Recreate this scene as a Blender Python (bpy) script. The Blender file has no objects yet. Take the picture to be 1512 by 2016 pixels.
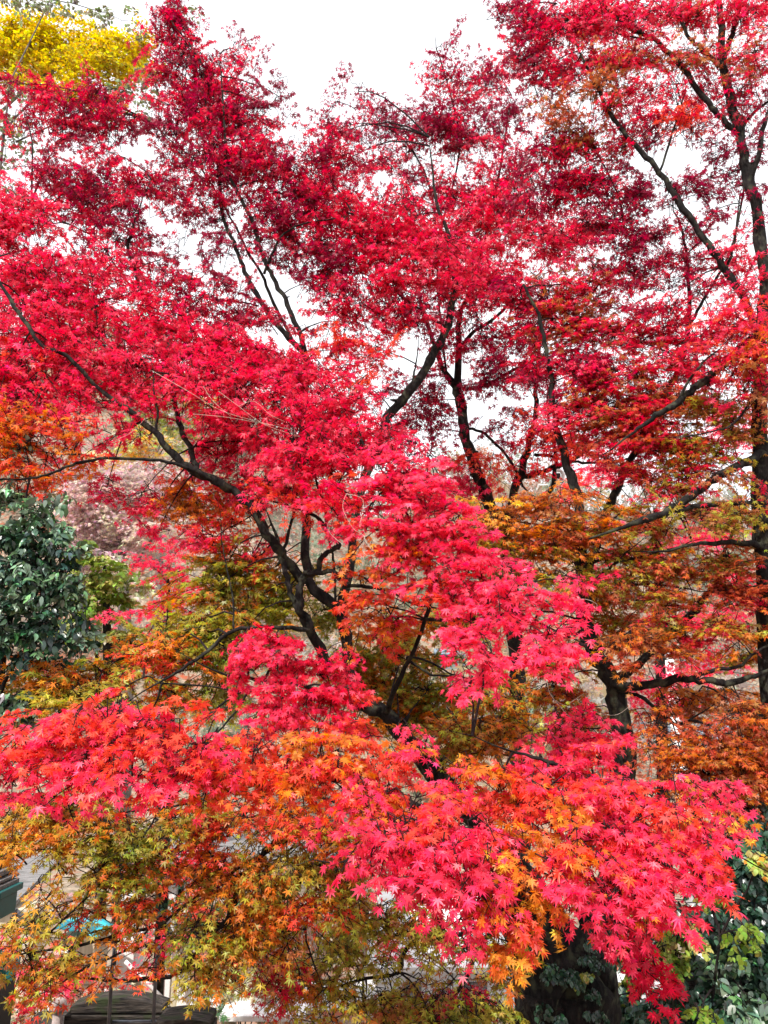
import bpy, math, random
import numpy as np
from mathutils import Vector, Matrix

random.seed(7)
rng = np.random.default_rng(11)
S = bpy.context.scene
COL = S.collection
R = math.radians

# ------------------------------------------------------------------ camera
CAMZ = 3.2
PITCH = R(15.0)
FPX = 1467.0                                   # focal length in pixels of the 1512 x 2016 photograph
cam_d = bpy.data.cameras.new("camera")
cam = bpy.data.objects.new("camera", cam_d)
COL.objects.link(cam)
cam.location = (0, 0, CAMZ)
cam.rotation_euler = (math.pi / 2 + PITCH, 0, 0)
cam_d.sensor_fit = 'VERTICAL'
cam_d.sensor_height = 24.0
cam_d.lens = FPX / 2016.0 * 24.0
cam_d.clip_start = 0.05
cam_d.clip_end = 1000.0
S.camera = cam

# ------------------------------------------------------------------ sky, sun, exposure
SUN_DIR = Vector((-0.30, -0.52, 0.80)).normalized()     # towards the sun: behind and left of the camera, high
SUN_EL = math.asin(SUN_DIR.z)
w = bpy.data.worlds.new("World")
S.world = w
w.use_nodes = True
nt = w.node_tree
nt.nodes.clear()
sky = nt.nodes.new('ShaderNodeTexSky')
sky.sky_type = 'NISHITA'
sky.sun_disc = False
sky.sun_elevation = SUN_EL
sky.sun_rotation = math.atan2(SUN_DIR.x, SUN_DIR.y)
sky.air_density = 1.0
sky.dust_density = 3.0
cloud = nt.nodes.new('ShaderNodeMixRGB')        # thin bright cloud over the whole sky
cloud.inputs['Fac'].default_value = 0.88
cloud.inputs['Color2'].default_value = (13.4, 13.5, 13.9, 1)
bg = nt.nodes.new('ShaderNodeBackground')
bg.inputs['Strength'].default_value = 0.098
wo = nt.nodes.new('ShaderNodeOutputWorld')
nt.links.new(sky.outputs[0], cloud.inputs['Color1'])
nt.links.new(cloud.outputs[0], bg.inputs[0])
nt.links.new(bg.outputs[0], wo.inputs[0])

sd = bpy.data.lights.new("sun", 'SUN')
sd.energy = 5.0
sd.angle = R(0.6)
sd.color = (1.0, 0.95, 0.88)
so = bpy.data.objects.new("sun", sd)
so.rotation_euler = (-SUN_DIR).to_track_quat('-Z', 'Y').to_euler()
so.location = (0, 0, 30)
COL.objects.link(so)
S.view_settings.view_transform = 'Standard'
S.view_settings.look = 'None'
S.view_settings.gamma = 1.0
S.view_settings.exposure = 0.33
S.render.engine = 'CYCLES'
S.cycles.max_bounces = 6
S.cycles.diffuse_bounces = 3
S.cycles.glossy_bounces = 2
S.cycles.transmission_bounces = 4
S.cycles.transparent_max_bounces = 4
S.cycles.caustics_reflective = False
S.cycles.caustics_refractive = False

CP, SP = math.cos(PITCH), math.sin(PITCH)


def at(px, py, D):
    """point on the line of sight of photo pixel (px, py) at the forward distance D"""
    u = (px - 756.0) / FPX
    v = (1008.0 - py) / FPX
    d = Vector((u, CP - v * SP, SP + v * CP))
    return Vector((0, 0, CAMZ)) + d * (D / d.y)


# ------------------------------------------------------------------ helpers
def tag(o, label=None, cat=None, group=None, kind=None):
    if label: o['label'] = label
    if cat: o['category'] = cat
    if group: o['group'] = group
    if kind: o['kind'] = kind
    return o


def empty(name, loc=(0, 0, 0), rz=0.0):
    o = bpy.data.objects.new(name, None)
    o.location = loc
    o.rotation_euler = (0, 0, rz)
    COL.objects.link(o)
    return o


class MB:
    """collects shapes, then links them as one mesh object"""
    def __init__(self):
        self.v, self.f = [], []

    def add(self, vs, fs):
        n = len(self.v)
        self.v += [tuple(p) for p in vs]
        self.f += [tuple(i + n for i in f) for f in fs]

    def box(self, c, s, rz=0.0, M=None, taper=1.0):
        x, y, z = s[0] / 2, s[1] / 2, s[2] / 2
        P = [(-x, -y, -z), (x, -y, -z), (x, y, -z), (-x, y, -z),
             (-x * taper, -y * taper, z), (x * taper, -y * taper, z), (x * taper, y * taper, z), (-x * taper, y * taper, z)]
        m = Matrix.Translation(Vector(c)) @ Matrix.Rotation(rz, 4, 'Z') if M is None else M
        self.add([m @ Vector(p) for p in P], [(0, 3, 2, 1), (4, 5, 6, 7), (0, 1, 5, 4), (1, 2, 6, 5), (2, 3, 7, 6), (3, 0, 4, 7)])

    def tube(self, pts, rad, n=8, cap=True):
        pts = [Vector(p) for p in pts]
        if len(pts) < 2: return
        t = (pts[1] - pts[0]).normalized()
        a = t.orthogonal().normalized()
        base = len(self.v)
        for i, p in enumerate(pts):
            if i == 0: tt = pts[1] - pts[0]
            elif i == len(pts) - 1: tt = pts[-1] - pts[-2]
            else: tt = pts[i + 1] - pts[i - 1]
            tt.normalize()
            a = (a - tt * a.dot(tt)).normalized()
            b = tt.cross(a)
            r = rad[i]
            for k in range(n):
                th = 2 * math.pi * k / n
                rr = r * (1 + (0.10 * math.sin(3 * th + i * 0.9) + 0.06 * math.sin(5 * th - i * 1.7) if n > 7 else 0))
                q = p + a * (math.cos(th) * rr) + b * (math.sin(th) * rr)
                self.v.append((q.x, q.y, q.z))
        for i in range(len(pts) - 1):
            for k in range(n):
                k2 = (k + 1) % n
                self.f.append((base + i * n + k, base + i * n + k2, base + (i + 1) * n + k2, base + (i + 1) * n + k))
        if cap:
            self.f.append(tuple(base + k for k in range(n))[::-1])
            self.f.append(tuple(base + (len(pts) - 1) * n + k for k in range(n)))

    def lathe(self, c, prof, n=20):
        base = len(self.v)
        for r, z in prof:
            for k in range(n):
                th = 2 * math.pi * k / n
                self.v.append((c[0] + r * math.cos(th), c[1] + r * math.sin(th), c[2] + z))
        for i in range(len(prof) - 1):
            for k in range(n):
                k2 = (k + 1) % n
                self.f.append((base + i * n + k, base + i * n + k2, base + (i + 1) * n + k2, base + (i + 1) * n + k))
        self.f.append(tuple(base + k for k in range(n))[::-1])
        self.f.append(tuple(base + (len(prof) - 1) * n + k for k in range(n)))

    def build(self, name, mat, parent=None, smooth=False, bevel=0.0):
        me = bpy.data.meshes.new(name)
        me.from_pydata(self.v, [], self.f)
        me.materials.append(mat)
        if smooth:
            me.polygons.foreach_set('use_smooth', [True] * len(me.polygons))
        me.update()
        o = bpy.data.objects.new(name, me)
        COL.objects.link(o)
        if parent is not None: o.parent = parent
        if bevel > 0:
            b = o.modifiers.new('bevel', 'BEVEL')
            b.width = bevel
            b.segments = 2
        return o


def local(o, root):
    """keeps world placement when a root Empty stands away from the origin"""
    o.matrix_parent_inverse = Matrix.Translation(root.location).inverted()
    return o


# ------------------------------------------------------------------ materials
def new_mat(name):
    m = bpy.data.materials.new(name)
    m.use_nodes = True
    t = m.node_tree
    t.nodes.clear()
    return m, t, t.nodes, t.links


def leaf_mat(name, rough=0.45, trans=0.45, spec=0.5, sheen_tint=None):
    m, t, N, L = new_mat(name)
    at_ = N.new('ShaderNodeAttribute'); at_.attribute_name = 'leaf_colour'
    p = N.new('ShaderNodeBsdfPrincipled')
    p.inputs['Roughness'].default_value = rough
    p.inputs['Specular IOR Level'].default_value = spec
    L.new(at_.outputs['Color'], p.inputs['Base Color'])
    hs = N.new('ShaderNodeHueSaturation')
    hs.inputs['Saturation'].default_value = 1.05
    hs.inputs['Value'].default_value = 1.25
    L.new(at_.outputs['Color'], hs.inputs['Color'])
    tr = N.new('ShaderNodeBsdfTranslucent')
    L.new(hs.outputs[0], tr.inputs['Color'])
    mx = N.new('ShaderNodeMixShader'); mx.inputs[0].default_value = trans
    L.new(p.outputs[0], mx.inputs[1]); L.new(tr.outputs[0], mx.inputs[2])
    o = N.new('ShaderNodeOutputMaterial'); L.new(mx.outputs[0], o.inputs[0])
    return m


def noise_mat(name, c1, c2, scale=5.0, rough=0.8, bump=0.0, stretch=(1, 1, 1), c3=None, scale3=2.0, lo=0.35, hi=0.65, metal=0.0, spec=0.4, detail=6):
    m, t, N, L = new_mat(name)
    tc = N.new('ShaderNodeTexCoord')
    mp = N.new('ShaderNodeMapping'); mp.inputs['Scale'].default_value = stretch
    L.new(tc.outputs['Object'], mp.inputs[0])
    nz = N.new('ShaderNodeTexNoise'); nz.inputs['Scale'].default_value = scale; nz.inputs['Detail'].default_value = detail
    nz.inputs['Roughness'].default_value = 0.65
    L.new(mp.outputs[0], nz.inputs['Vector'])
    cr = N.new('ShaderNodeValToRGB')
    cr.color_ramp.elements[0].position = lo; cr.color_ramp.elements[0].color = (*c1, 1)
    cr.color_ramp.elements[1].position = hi; cr.color_ramp.elements[1].color = (*c2, 1)
    L.new(nz.outputs['Fac'], cr.inputs[0])
    out = cr.outputs[0]
    if c3 is not None:
        n3 = N.new('ShaderNodeTexNoise'); n3.inputs['Scale'].default_value = scale3; n3.inputs['Detail'].default_value = 8
        L.new(tc.outputs['Object'], n3.inputs['Vector'])
        r3 = N.new('ShaderNodeValToRGB')
        r3.color_ramp.elements[0].position = 0.52; r3.color_ramp.elements[0].color = (0, 0, 0, 1)
        r3.color_ramp.elements[1].position = 0.66; r3.color_ramp.elements[1].color = (1, 1, 1, 1)
        L.new(n3.outputs['Fac'], r3.inputs[0])
        mx = N.new('ShaderNodeMixRGB'); mx.inputs['Color2'].default_value = (*c3, 1)
        L.new(r3.outputs[0], mx.inputs['Fac']); L.new(out, mx.inputs['Color1'])
        out = mx.outputs[0]
    p = N.new('ShaderNodeBsdfPrincipled')
    p.inputs['Roughness'].default_value = rough
    p.inputs['Metallic'].default_value = metal
    p.inputs['Specular IOR Level'].default_value = spec
    L.new(out, p.inputs['Base Color'])
    if bump > 0:
        b = N.new('ShaderNodeBump'); b.inputs['Strength'].default_value = bump; b.inputs['Distance'].default_value = 0.03
        L.new(nz.outputs['Fac'], b.inputs['Height']); L.new(b.outputs[0], p.inputs['Normal'])
    o = N.new('ShaderNodeOutputMaterial'); L.new(p.outputs[0], o.inputs[0])
    return m


M_LEAF = leaf_mat('maple_leaf', 0.38, 0.52, 0.36)
M_LEAF_THIN = leaf_mat('thin_leaf', 0.5, 0.45, 0.4)
M_GLOSS = leaf_mat('glossy_evergreen_leaf', 0.33, 0.12, 0.75)
M_BARK = noise_mat('dark_maple_bark', (0.003, 0.0028, 0.003), (0.026, 0.022, 0.021), 22, 0.9, 1.0, (1, 1, 0.28), (0.055, 0.058, 0.038), 11.0, spec=0.15)
M_TWIG = noise_mat('dark_twig', (0.006, 0.004, 0.005), (0.022, 0.014, 0.014), 30, 0.9, spec=0.2)
M_GREYBARK = noise_mat('grey_bark', (0.06, 0.05, 0.045), (0.20, 0.17, 0.15), 12, 0.9, 0.5, (1, 1, 0.4))
M_DRYVINE = noise_mat('dry_vine', (0.35, 0.27, 0.22), (0.62, 0.52, 0.45), 20, 0.8)
M_GROUND = noise_mat('leaf_littered_ground', (0.10, 0.075, 0.05), (0.34, 0.27, 0.20), 3.0, 0.95, 0.3, (1, 1, 1), (0.30, 0.07, 0.03), 1.6)
M_ROAD = noise_mat('pale_concrete', (0.50, 0.49, 0.47), (0.70, 0.68, 0.66), 4.0, 0.9, 0.1)
M_WHITE = noise_mat('white_paint', (0.70, 0.70, 0.69), (0.84, 0.84, 0.83), 6, 0.6)
M_BEIGE = noise_mat('beige_boards', (0.42, 0.38, 0.27), (0.58, 0.53, 0.40), 3, 0.8, 0.1, (9, 9, 0.3))
M_WOOD = noise_mat('weathered_dark_wood', (0.006, 0.006, 0.008), (0.085, 0.072, 0.062), 6, 0.95, 0.9, (0.8, 5, 7), (0.035, 0.045, 0.022), 9.0, spec=0.15)
M_SLAT = noise_mat('weathered_grey_slat', (0.10, 0.10, 0.10), (0.24, 0.23, 0.23), 6, 0.85, 0.3, (0.7, 6, 6))
M_TEAL = noise_mat('teal_painted_metal', (0.004, 0.085, 0.085), (0.006, 0.12, 0.115), 5, 0.45)
M_STONE = noise_mat('pinkish_stone', (0.20, 0.16, 0.15), (0.38, 0.31, 0.29), 18, 0.9, 0.3)
M_METAL = noise_mat('dark_brushed_metal', (0.08, 0.085, 0.10), (0.16, 0.17, 0.19), 8, 0.35, 0.0, metal=0.8)
M_BLUEROOF = noise_mat('blue_grey_roof', (0.10, 0.15, 0.20), (0.22, 0.28, 0.34), 10, 0.6, 0.2, (1, 8, 1))
M_GLASS = noise_mat('dark_window_glass', (0.02, 0.025, 0.03), (0.05, 0.06, 0.07), 2, 0.1)
M_MAROON = noise_mat('maroon_cloth', (0.06, 0.008, 0.014), (0.13, 0.02, 0.03), 12, 0.9, 0.3)
M_CYAN = noise_mat('cyan_sheet', (0.02, 0.45, 0.60), (0.06, 0.60, 0.72), 5, 0.6)
M_CREAM = noise_mat('cream_wall', (0.60, 0.54, 0.36), (0.70, 0.64, 0.46), 4, 0.8)
M_BLACK = noise_mat('black_plastic', (0.008, 0.008, 0.009), (0.015, 0.015, 0.017), 4, 0.5)
M_HILL = noise_mat('wooded_hill_soil', (0.10, 0.09, 0.08), (0.22, 0.20, 0.17), 0.4, 0.95, 0.2)

# leaf colours (linear base colours)
PAL = {
    'C': (0.30, 0.003, 0.040), 'R': (0.66, 0.008, 0.050), 'P': (0.88, 0.052, 0.128),
    'S': (0.84, 0.085, 0.050), 'O': (0.66, 0.205, 0.026), 'B': (0.44, 0.155, 0.050),
    'G': (0.42, 0.345, 0.045), 'g': (0.27, 0.275, 0.040), 'U': (0.52, 0.095, 0.040), 'Y': (0.82, 0.40, 0.05),
    'D': (0.120, 0.205, 0.115), 'd': (0.026, 0.070, 0.042), 'L': (0.17, 0.24, 0.03), 'l': (0.40, 0.40, 0.11),
    'K': (0.76, 0.54, 0.52), 'k': (0.50, 0.36, 0.35), 'T': (0.20, 0.21, 0.12), 'y': (0.60, 0.45, 0.016), 'W': (0.72, 0.66, 0.50),
}


# ------------------------------------------------------------------ leaf templates
def star_leaf(angles, lens, wid, sinus, droop, fold=0.0, seed=0, fine=True):
    """palmate maple leaf, stalk at the origin side, apex along +x, unit length about 1"""
    r = random.Random(seed)
    V = [(0, 0, 0)]
    out = []
    n = len(angles)
    for i in range(n):
        a, ln = R(angles[i]), lens[i] * r.uniform(0.93, 1.05)
        if i == 0:
            out.append((math.cos(a - R(24)) * 0.10, math.sin(a - R(24)) * 0.10))
        dx, dy = math.cos(a), math.sin(a)
        wv = wid * ln
        if fine:
            out.append((dx * ln * .42 + dy * wv, dy * ln * .42 - dx * wv))
            out.append((dx * ln, dy * ln))
            out.append((dx * ln * .42 - dy * wv, dy * ln * .42 + dx * wv))
        else:
            out.append((dx * ln, dy * ln))
        if i < n - 1:
            b = (a + R(angles[i + 1])) / 2
            q = sinus * min(lens[i], lens[i + 1])
            out.append((math.cos(b) * q, math.sin(b) * q))
        else:
            out.append((math.cos(a + R(24)) * 0.10, math.sin(a + R(24)) * 0.10))
    for x, y in out:
        rr = math.hypot(x, y)
        V.append((x + 0.0, y, -droop * rr * rr + fold * abs(y)))
    F = [(0, i, i + 1) for i in range(1, len(out))]
    V = np.array(V)
    V[:, 0] -= 0.25                        # centre the leaf on its own position
    return V, np.array(F)


A7 = [-128, -82, -40, 0, 40, 82, 128]
L7 = [0.30, 0.52, 0.66, 0.72, 0.66, 0.52, 0.30]
A5 = [-105, -50, 0, 50, 105]
L5 = [0.44, 0.64, 0.72, 0.64, 0.44]
LEAF_FINE = [star_leaf(A7, L7, .135, .27, .28, .05, 1), star_leaf(A7, L7, .125, .25, .55, -.05, 2), star_leaf(A7, [l * .95 for l in L7], .145, .28, .10, .18, 3)]
LEAF_MID = [star_leaf(A5, L5, .14, .26, .3, .05, 4), star_leaf(A5, L5, .13, .26, .6, -.1, 5)]
LEAF_FAR = [star_leaf(A5, L5, .15, .30, .3, .1, 6, fine=False)]


def oval_leaf(wd, curl):
    xs = [0, .18, .45, .75, 1.0]
    ws = [0, wd * .75, wd, wd * .6, 0]
    V = [(x - .5, 0, -curl * (x - .3) ** 2) for x in xs]
    n = 5
    for i in (1, 2, 3):
        V.append((xs[i] - .5, ws[i], V[i][2] + .06)); V.append((xs[i] - .5, -ws[i], V[i][2] + .06))
    F = [(0, 1, 5), (0, 6, 1), (1, 2, 7), (1, 7, 5), (1, 8, 2), (1, 6, 8), (2, 3, 9), (2, 9, 7), (2, 10, 3), (2, 8, 10), (3, 4, 9), (3, 10, 4)]
    return np.array(V, float), np.array(F)


LEAF_OVAL = [oval_leaf(.23, .5), oval_leaf(.26, .2)]
LEAF_ROUND = [oval_leaf(.34, .3)]
FANV = [(-.3, 0, 0)] + [(math.cos(R(a)) * .45 - .1, math.sin(R(a)) * .5, 0.05 * (i % 2)) for i, a in enumerate((-70, -35, 0, 35, 70))]
LEAF_FAN = [(np.array(FANV, float), np.array([(0, i, i + 1) for i in range(1, 5)]))]
LEAVES = {'fine': LEAF_FINE, 'mid': LEAF_MID, 'far': LEAF_FAR, 'oval': LEAF_OVAL, 'round': LEAF_ROUND, 'fan': LEAF_FAN}


# ------------------------------------------------------------------ spray templates (a twig with its leaves)
def make_spray(seed, nodes=4, tight=1.0):
    """local frame: x along the twig, unit length; returns leaf positions, leaf headings (in plane), twig segments"""
    r = random.Random(seed)
    P, H, T = [], [], []

    def z(x, y): return -0.18 * x * x - 0.25 * y * y
    main = []
    for i in range(nodes + 2):
        x = i / (nodes + 1)
        main.append((x, r.uniform(-.03, .03)))
    T.append([(x, y, z(x, y)) for x, y in main])
    for i in range(1, nodes + 2):
        x0, y0 = main[i]
        for s in (-1, 1):
            if i == nodes + 1 and s == -1: continue
            ln = (0.48 - 0.26 * abs(x0 - .45)) * r.uniform(.7, 1.15) * tight
            ang = s * R(r.uniform(32, 62)) if i <= nodes else R(r.uniform(-20, 20))
            k = 3
            tw = []
            for j in range(k + 1):
                q = j / k
                x, y = x0 + math.cos(ang) * ln * q, y0 + math.sin(ang) * ln * q
                tw.append((x, y, z(x, y)))
                if j > 0:
                    for ss in ((-1, 1) if j < k else (-1, 0, 1)):
                        la = ang + ss * R(r.uniform(38, 70))
                        pl = r.uniform(.05, .10)
                        P.append((x + math.cos(la) * pl, y + math.sin(la) * pl, z(x, y) + r.uniform(-.05, .03)))
                        H.append(la)
            T.append(tw)
    return np.array(P), np.array(H), T


SPRAYS = [make_spray(s, nodes=random.choice((3, 4))) for s in range(12)]


class Tree:
    """one tree: skeleton limbs, twigs and leaves collected into a few parts"""
    def __init__(self, name, label, cat, base, group=None, bark=None, twig_mat=None):
        self.root = empty(name, base)
        tag(self.root, label, cat, group)
        self.skel = []            # (Vector, radius)
        self.tw = MB()
        self.groups = {}
        self.bark = bark or M_BARK
        self.twmat = twig_mat or M_TWIG
        self.ws = lambda y: 0.85

    def limb(self, pts, name='branch', wig=0.012, sides=8, dense=5, stub=True):
        """pts: (px, py, D, width in photo pixels)"""
        P = [at(p[0], p[1], p[2]) for p in pts]
        Rr = [p[3] * self.ws(p[1]) * 0.5 * (Pi - Vector((0, 0, CAMZ))).length / (FPX * 1.06) for p, Pi in zip(pts, P)]
        out, rad = [], []
        n = len(P)
        rr = random.Random(int(pts[0][0] * 7 + pts[0][1]))
        for i in range(n - 1):
            p0, p1, p2, p3 = P[max(i - 1, 0)], P[i], P[i + 1], P[min(i + 2, n - 1)]
            for j in range(dense):
                t = j / dense
                q = 0.5 * ((2 * p1) + (-p0 + p2) * t + (2 * p0 - 5 * p1 + 4 * p2 - p3) * t * t + (-p0 + 3 * p1 - 3 * p2 + p3) * t ** 3)
                r_ = Rr[i] * (1 - t) + Rr[i + 1] * t
                q = q + Vector((rr.uniform(-1, 1), rr.uniform(-1, 1), rr.uniform(-1, 1))) * min(wig, r_ * .5)
                out.append(q); rad.append(r_ * rr.uniform(.90, 1.12))
        out.append(P[-1]); rad.append(Rr[-1])
        if name == 'branch':                   # limbs run out to a fine tip
            d = (P[-1] - P[-2]).normalized()
            for k in range(1, 4):
                out.append(out[-1] + (d + Vector((rr.uniform(-.3, .3), rr.uniform(-.3, .3), rr.uniform(-.1, .3)))).normalized() * (.08 + Rr[-1] * 4)); rad.append(Rr[-1] * (1 - k * .27))
        mb = MB()
        mb.tube(out, rad, sides)
        if sides >= 8 and Rr[0] > 0.02:      # knots and short dead stubs
            for k in range(max(1, len(out) // 9)):
                i = rr.randrange(1, len(out) - 1)
                d = Vector((rr.uniform(-1, 1), rr.uniform(-1, .4), rr.uniform(-.6, 1))).normalized()
                mb.tube([out[i], out[i] + d * rad[i] * 1.3, out[i] + d * rad[i] * rr.uniform(1.6, 2.6)], [rad[i] * .5, rad[i] * .34, rad[i] * .16], 6)
        o = mb.build(name, self.bark, self.root, smooth=True)
        local(o, self.root)
        for q, r_ in zip(out, rad): self.skel.append((q, r_))
        return o

    def clumps(self, gname, items, leaf='mid', size=0.075, edge=1.25, spray=0.34, mat=None, lai=2.0, droop=(25, 22), depth=0.5, connect=True, toward=0.35, jitter=0.14, twigs=True, lay=.16, rolls=18, tier=0):
        """items: (cx, cy, rx, ry, D, colours, density)"""
        G = self.groups.setdefault(gname, {'P': [], 'X': [], 'Z': [], 's': [], 'c': [], 'leaf': leaf, 'mat': mat or M_LEAF})
        sk = np.array([p for p, r_ in self.skel]) if self.skel else np.array([self.root.location])
        for (cx, cy, rx, ry, D, cols, dens) in items:
            c = at(cx, cy, D)
            size_ = size
            lpx = size * FPX / D
            nleaf = 30
            n = max(2, int(round(dens * lai * math.pi * rx * ry / (nleaf * 0.30 * lpx * lpx * 0.62))))
            rm = rx * D / FPX
            arms = [c]
            if connect:
                d2 = ((sk - np.array(c)) ** 2).sum(1)
                bi = int(d2.argmin())
                b = Vector(sk[bi])
                L = (c - b).length
                mid = b.lerp(c, .5) + Vector((random.uniform(-.1, .1), random.uniform(-.1, .1), random.uniform(.02, .16))) * L
                q1 = b.lerp(mid, .5) + Vector((0, 0, .03 * L)); q2 = mid.lerp(c, .5) + Vector((0, 0, .03 * L))
                r0 = min(0.016, 0.006 + 0.004 * L)
                path = [b, q1, mid, q2, c]
                self.tw.tube(path, [r0, r0 * .85, r0 * .7, r0 * .55, r0 * .42], 5, False)
                arms = [mid, q2, c]
                for k in range(max(2, int(n / 9))):
                    th = random.uniform(0, 6.28)
                    e = c + Vector((math.cos(th) * rm * .7, math.sin(th) * rm * depth, random.uniform(-.5, .5) * ry * D / FPX))
                    m2 = c.lerp(e, .5) + Vector((random.uniform(-.05, .05), random.uniform(-.05, .05), .04))
                    self.tw.tube([c, m2, e], [r0 * .42, r0 * .32, r0 * .2], 4, False)
                    arms += [m2, e]
            armA = np.array(arms)
            for k in range(n):
                # position inside the clump: fuller in the middle, ragged at the edge
                while True:
                    a, b2 = random.gauss(0, .56), random.gauss(0, .56)
                    q = a * a + b2 * b2
                    if q < 1.9: break
                ty = cy + b2 * ry
                if tier and cy > 830:                     # sprays sit in flat tiers, as on a real maple
                    off = .10 * (cx + a * rx) + 14 * math.sin(cx * .013)
                    ty = round((ty - off) / tier) * tier + off + random.gauss(0, tier * .24)
                p = at(cx + a * rx, ty, D + random.uniform(-1, 1) * rm * depth * math.sqrt(max(0.15, 1 - q * .5)))
                ai = int(((armA - np.array(p)) ** 2).sum(1).argmin())
                src = Vector(armA[ai])
                L = spray * random.uniform(.75, 1.25)
                out = p - src
                out.z *= .35
                out += Vector((random.uniform(-.15, .15), -toward * .35, random.uniform(-.05, .05)))
                if out.length < .02: out = Vector((0, -1, 0))
                out.normalize()
                tilt = R(random.gauss(-6, 12 + lay * 60))
                X = Vector((out.x * math.cos(tilt), out.y * math.cos(tilt), math.sin(tilt))).normalized()
                Z = Vector((random.gauss(0, lay), random.gauss(0, lay), 1))
                Z = (Z - X * Z.dot(X)).normalized()
                Y = Z.cross(X)
                base = p - X * (L * .55)
                sp, sh, st = random.choice(SPRAYS)
                Mx = np.array([X, Y, Z])                       # rows = local axes
                Wp = sp * L @ Mx + np.array(base)
                m = len(Wp)
                # keep a random share of the leaves so sprays differ
                keep = rng.random(m) < random.uniform(.75, 1.0)
                Wp = Wp[keep]; hh = sh[keep] + rng.normal(0, .25, keep.sum()); m = len(Wp)
                # leaf axes: heading in the spray plane, apex drooping
                hx = np.cos(hh)[:, None] * np.array(X) + np.sin(hh)[:, None] * np.array(Y)
                dr = np.radians(rng.normal(droop[0], droop[1], m))[:, None]
                zz = np.array(Z)[None, :]
                lx = hx * np.cos(dr) - zz * np.sin(dr)
                lz = zz * np.cos(dr) + hx * np.sin(dr)
                side = np.cross(lz, lx)
                roll = np.radians(rng.normal(0, rolls, m))[:, None]
                lz = lz * np.cos(roll) + side * np.sin(roll)
                G['P'].append(Wp); G['X'].append(lx); G['Z'].append(lz)
                G['s'].append(size * np.clip(rng.normal(1, .24, m), .45, 1.5))
                main = PAL[random.choice(cols)]
                cc = np.tile(np.array(main), (m, 1))
                alt = rng.random(m) < .28
                for ii in np.nonzero(alt)[0]:
                    cc[ii] = PAL[random.choice(cols)]
                br = np.exp(rng.normal(0, jitter * 1.3, m))[:, None] * math.exp(random.gauss(0, jitter * .6))
                cc = cc * br * np.exp(rng.normal(0, jitter, (m, 3)) * np.array([.35, 1.3, 1.0]))
                G['c'].append(np.clip(cc, .002, .93))
                if twigs:
                    Mm = Matrix((X, Y, Z)).transposed()
                    tr = 0.0016 if D < 4.6 else 0.0022
                    for tw in (st if D < 9 else st[:1]):
                        pts = [Mm @ (Vector(v) * L) + base for v in (tw if len(tw) < 5 else tw)]
                        self.tw.tube(pts, [tr * (1.5 if tw is st[0] else 1)] * len(pts), 3, False)
                    if connect:
                        mm = src.lerp(base, .5) + Vector((random.uniform(-.03, .03), random.uniform(-.03, .03), .03))
                        self.tw.tube([src, mm, base], [tr * 2.0, tr * 1.8, tr * 1.5], 3, False)

    def finish(self, fname='foliage', labels=None):
        total = 0
        for gname, G in self.groups.items():
            if not G['P']: continue
            P = np.concatenate(G['P']); X = np.concatenate(G['X']); Z = np.concatenate(G['Z'])
            s = np.concatenate(G['s']); c = np.concatenate(G['c'])
            X /= np.linalg.norm(X, axis=1)[:, None]
            Z -= X * (Z * X).sum(1)[:, None]
            Z /= np.linalg.norm(Z, axis=1)[:, None]
            Y = np.cross(Z, X)
            tp = LEAVES[G['leaf']]
            which = rng.integers(0, len(tp), len(P))
            Vs, Fs, Cs, off = [], [], [], 0
            for k, (V, F) in enumerate(tp):
                idx = np.nonzero(which == k)[0]
                if not len(idx): continue
                Vv = V[None] * np.array([1, 1, 1])[None]
                W = (Vv[..., 0:1] * X[idx][:, None] + Vv[..., 1:2] * Y[idx][:, None] * rng.uniform(.85, 1.1, (len(idx), 1, 1)) + Vv[..., 2:3] * Z[idx][:, None] * rng.uniform(-.2, 1.6, (len(idx), 1, 1)))
                W = W * s[idx][:, None, None] + P[idx][:, None]
                Fi = F[None] + (np.arange(len(idx)) * len(V))[:, None, None] + off
                Vs.append(W.reshape(-1, 3)); Fs.append(Fi.reshape(-1, 3))
                cc = np.repeat(c[idx][:, None, :], len(V), axis=1)
                hub = np.hypot(V[:, 0] + .25, V[:, 1]); hub = hub / hub.max()
                amt = rng.normal(0, .28, (len(idx), 1, 1))
                lob = rng.normal(0, .10, (len(idx), len(V), 1))
                cc = cc * np.exp(amt * (hub[None, :, None] - .5) * np.array([.5, 1.6, 1.2]) + lob)
                Cs.append(np.clip(cc, .002, .93).reshape(-1, 3))
                off += len(idx) * len(V)
            Vs = np.concatenate(Vs) - np.array(self.root.location); Fs = np.concatenate(Fs); Cs = np.concatenate(Cs)
            me = bpy.data.meshes.new(fname)
            me.vertices.add(len(Vs)); me.vertices.foreach_set('co', Vs.astype(np.float32).ravel())
            me.loops.add(Fs.size); me.loops.foreach_set('vertex_index', Fs.astype(np.int32).ravel())
            me.polygons.add(len(Fs)); me.polygons.foreach_set('loop_start', np.arange(0, Fs.size, 3, dtype=np.int32))
            me.update(calc_edges=True)
            a = me.color_attributes.new('leaf_colour', 'FLOAT_COLOR', 'POINT')
            a.data.foreach_set('color', np.concatenate([Cs, np.ones((len(Cs), 1))], 1).astype(np.float32).ravel())
            me.materials.append(G['mat'])
            o = bpy.data.objects.new(fname, me)
            COL.objects.link(o); o.parent = self.root
            if labels and gname in labels: o['label'] = labels[gname]
            total += len(P)
        if self.tw.v:
            local(self.tw.build('twigs', self.twmat, self.root), self.root)
        print('TREE', self.root.name, 'leaves', total)


# ------------------------------------------------------------------ ground, path, hills
def sm(a, b, t):
    t = min(1, max(0, (t - a) / (b - a)))
    return t * t * (3 - 2 * t)


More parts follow.
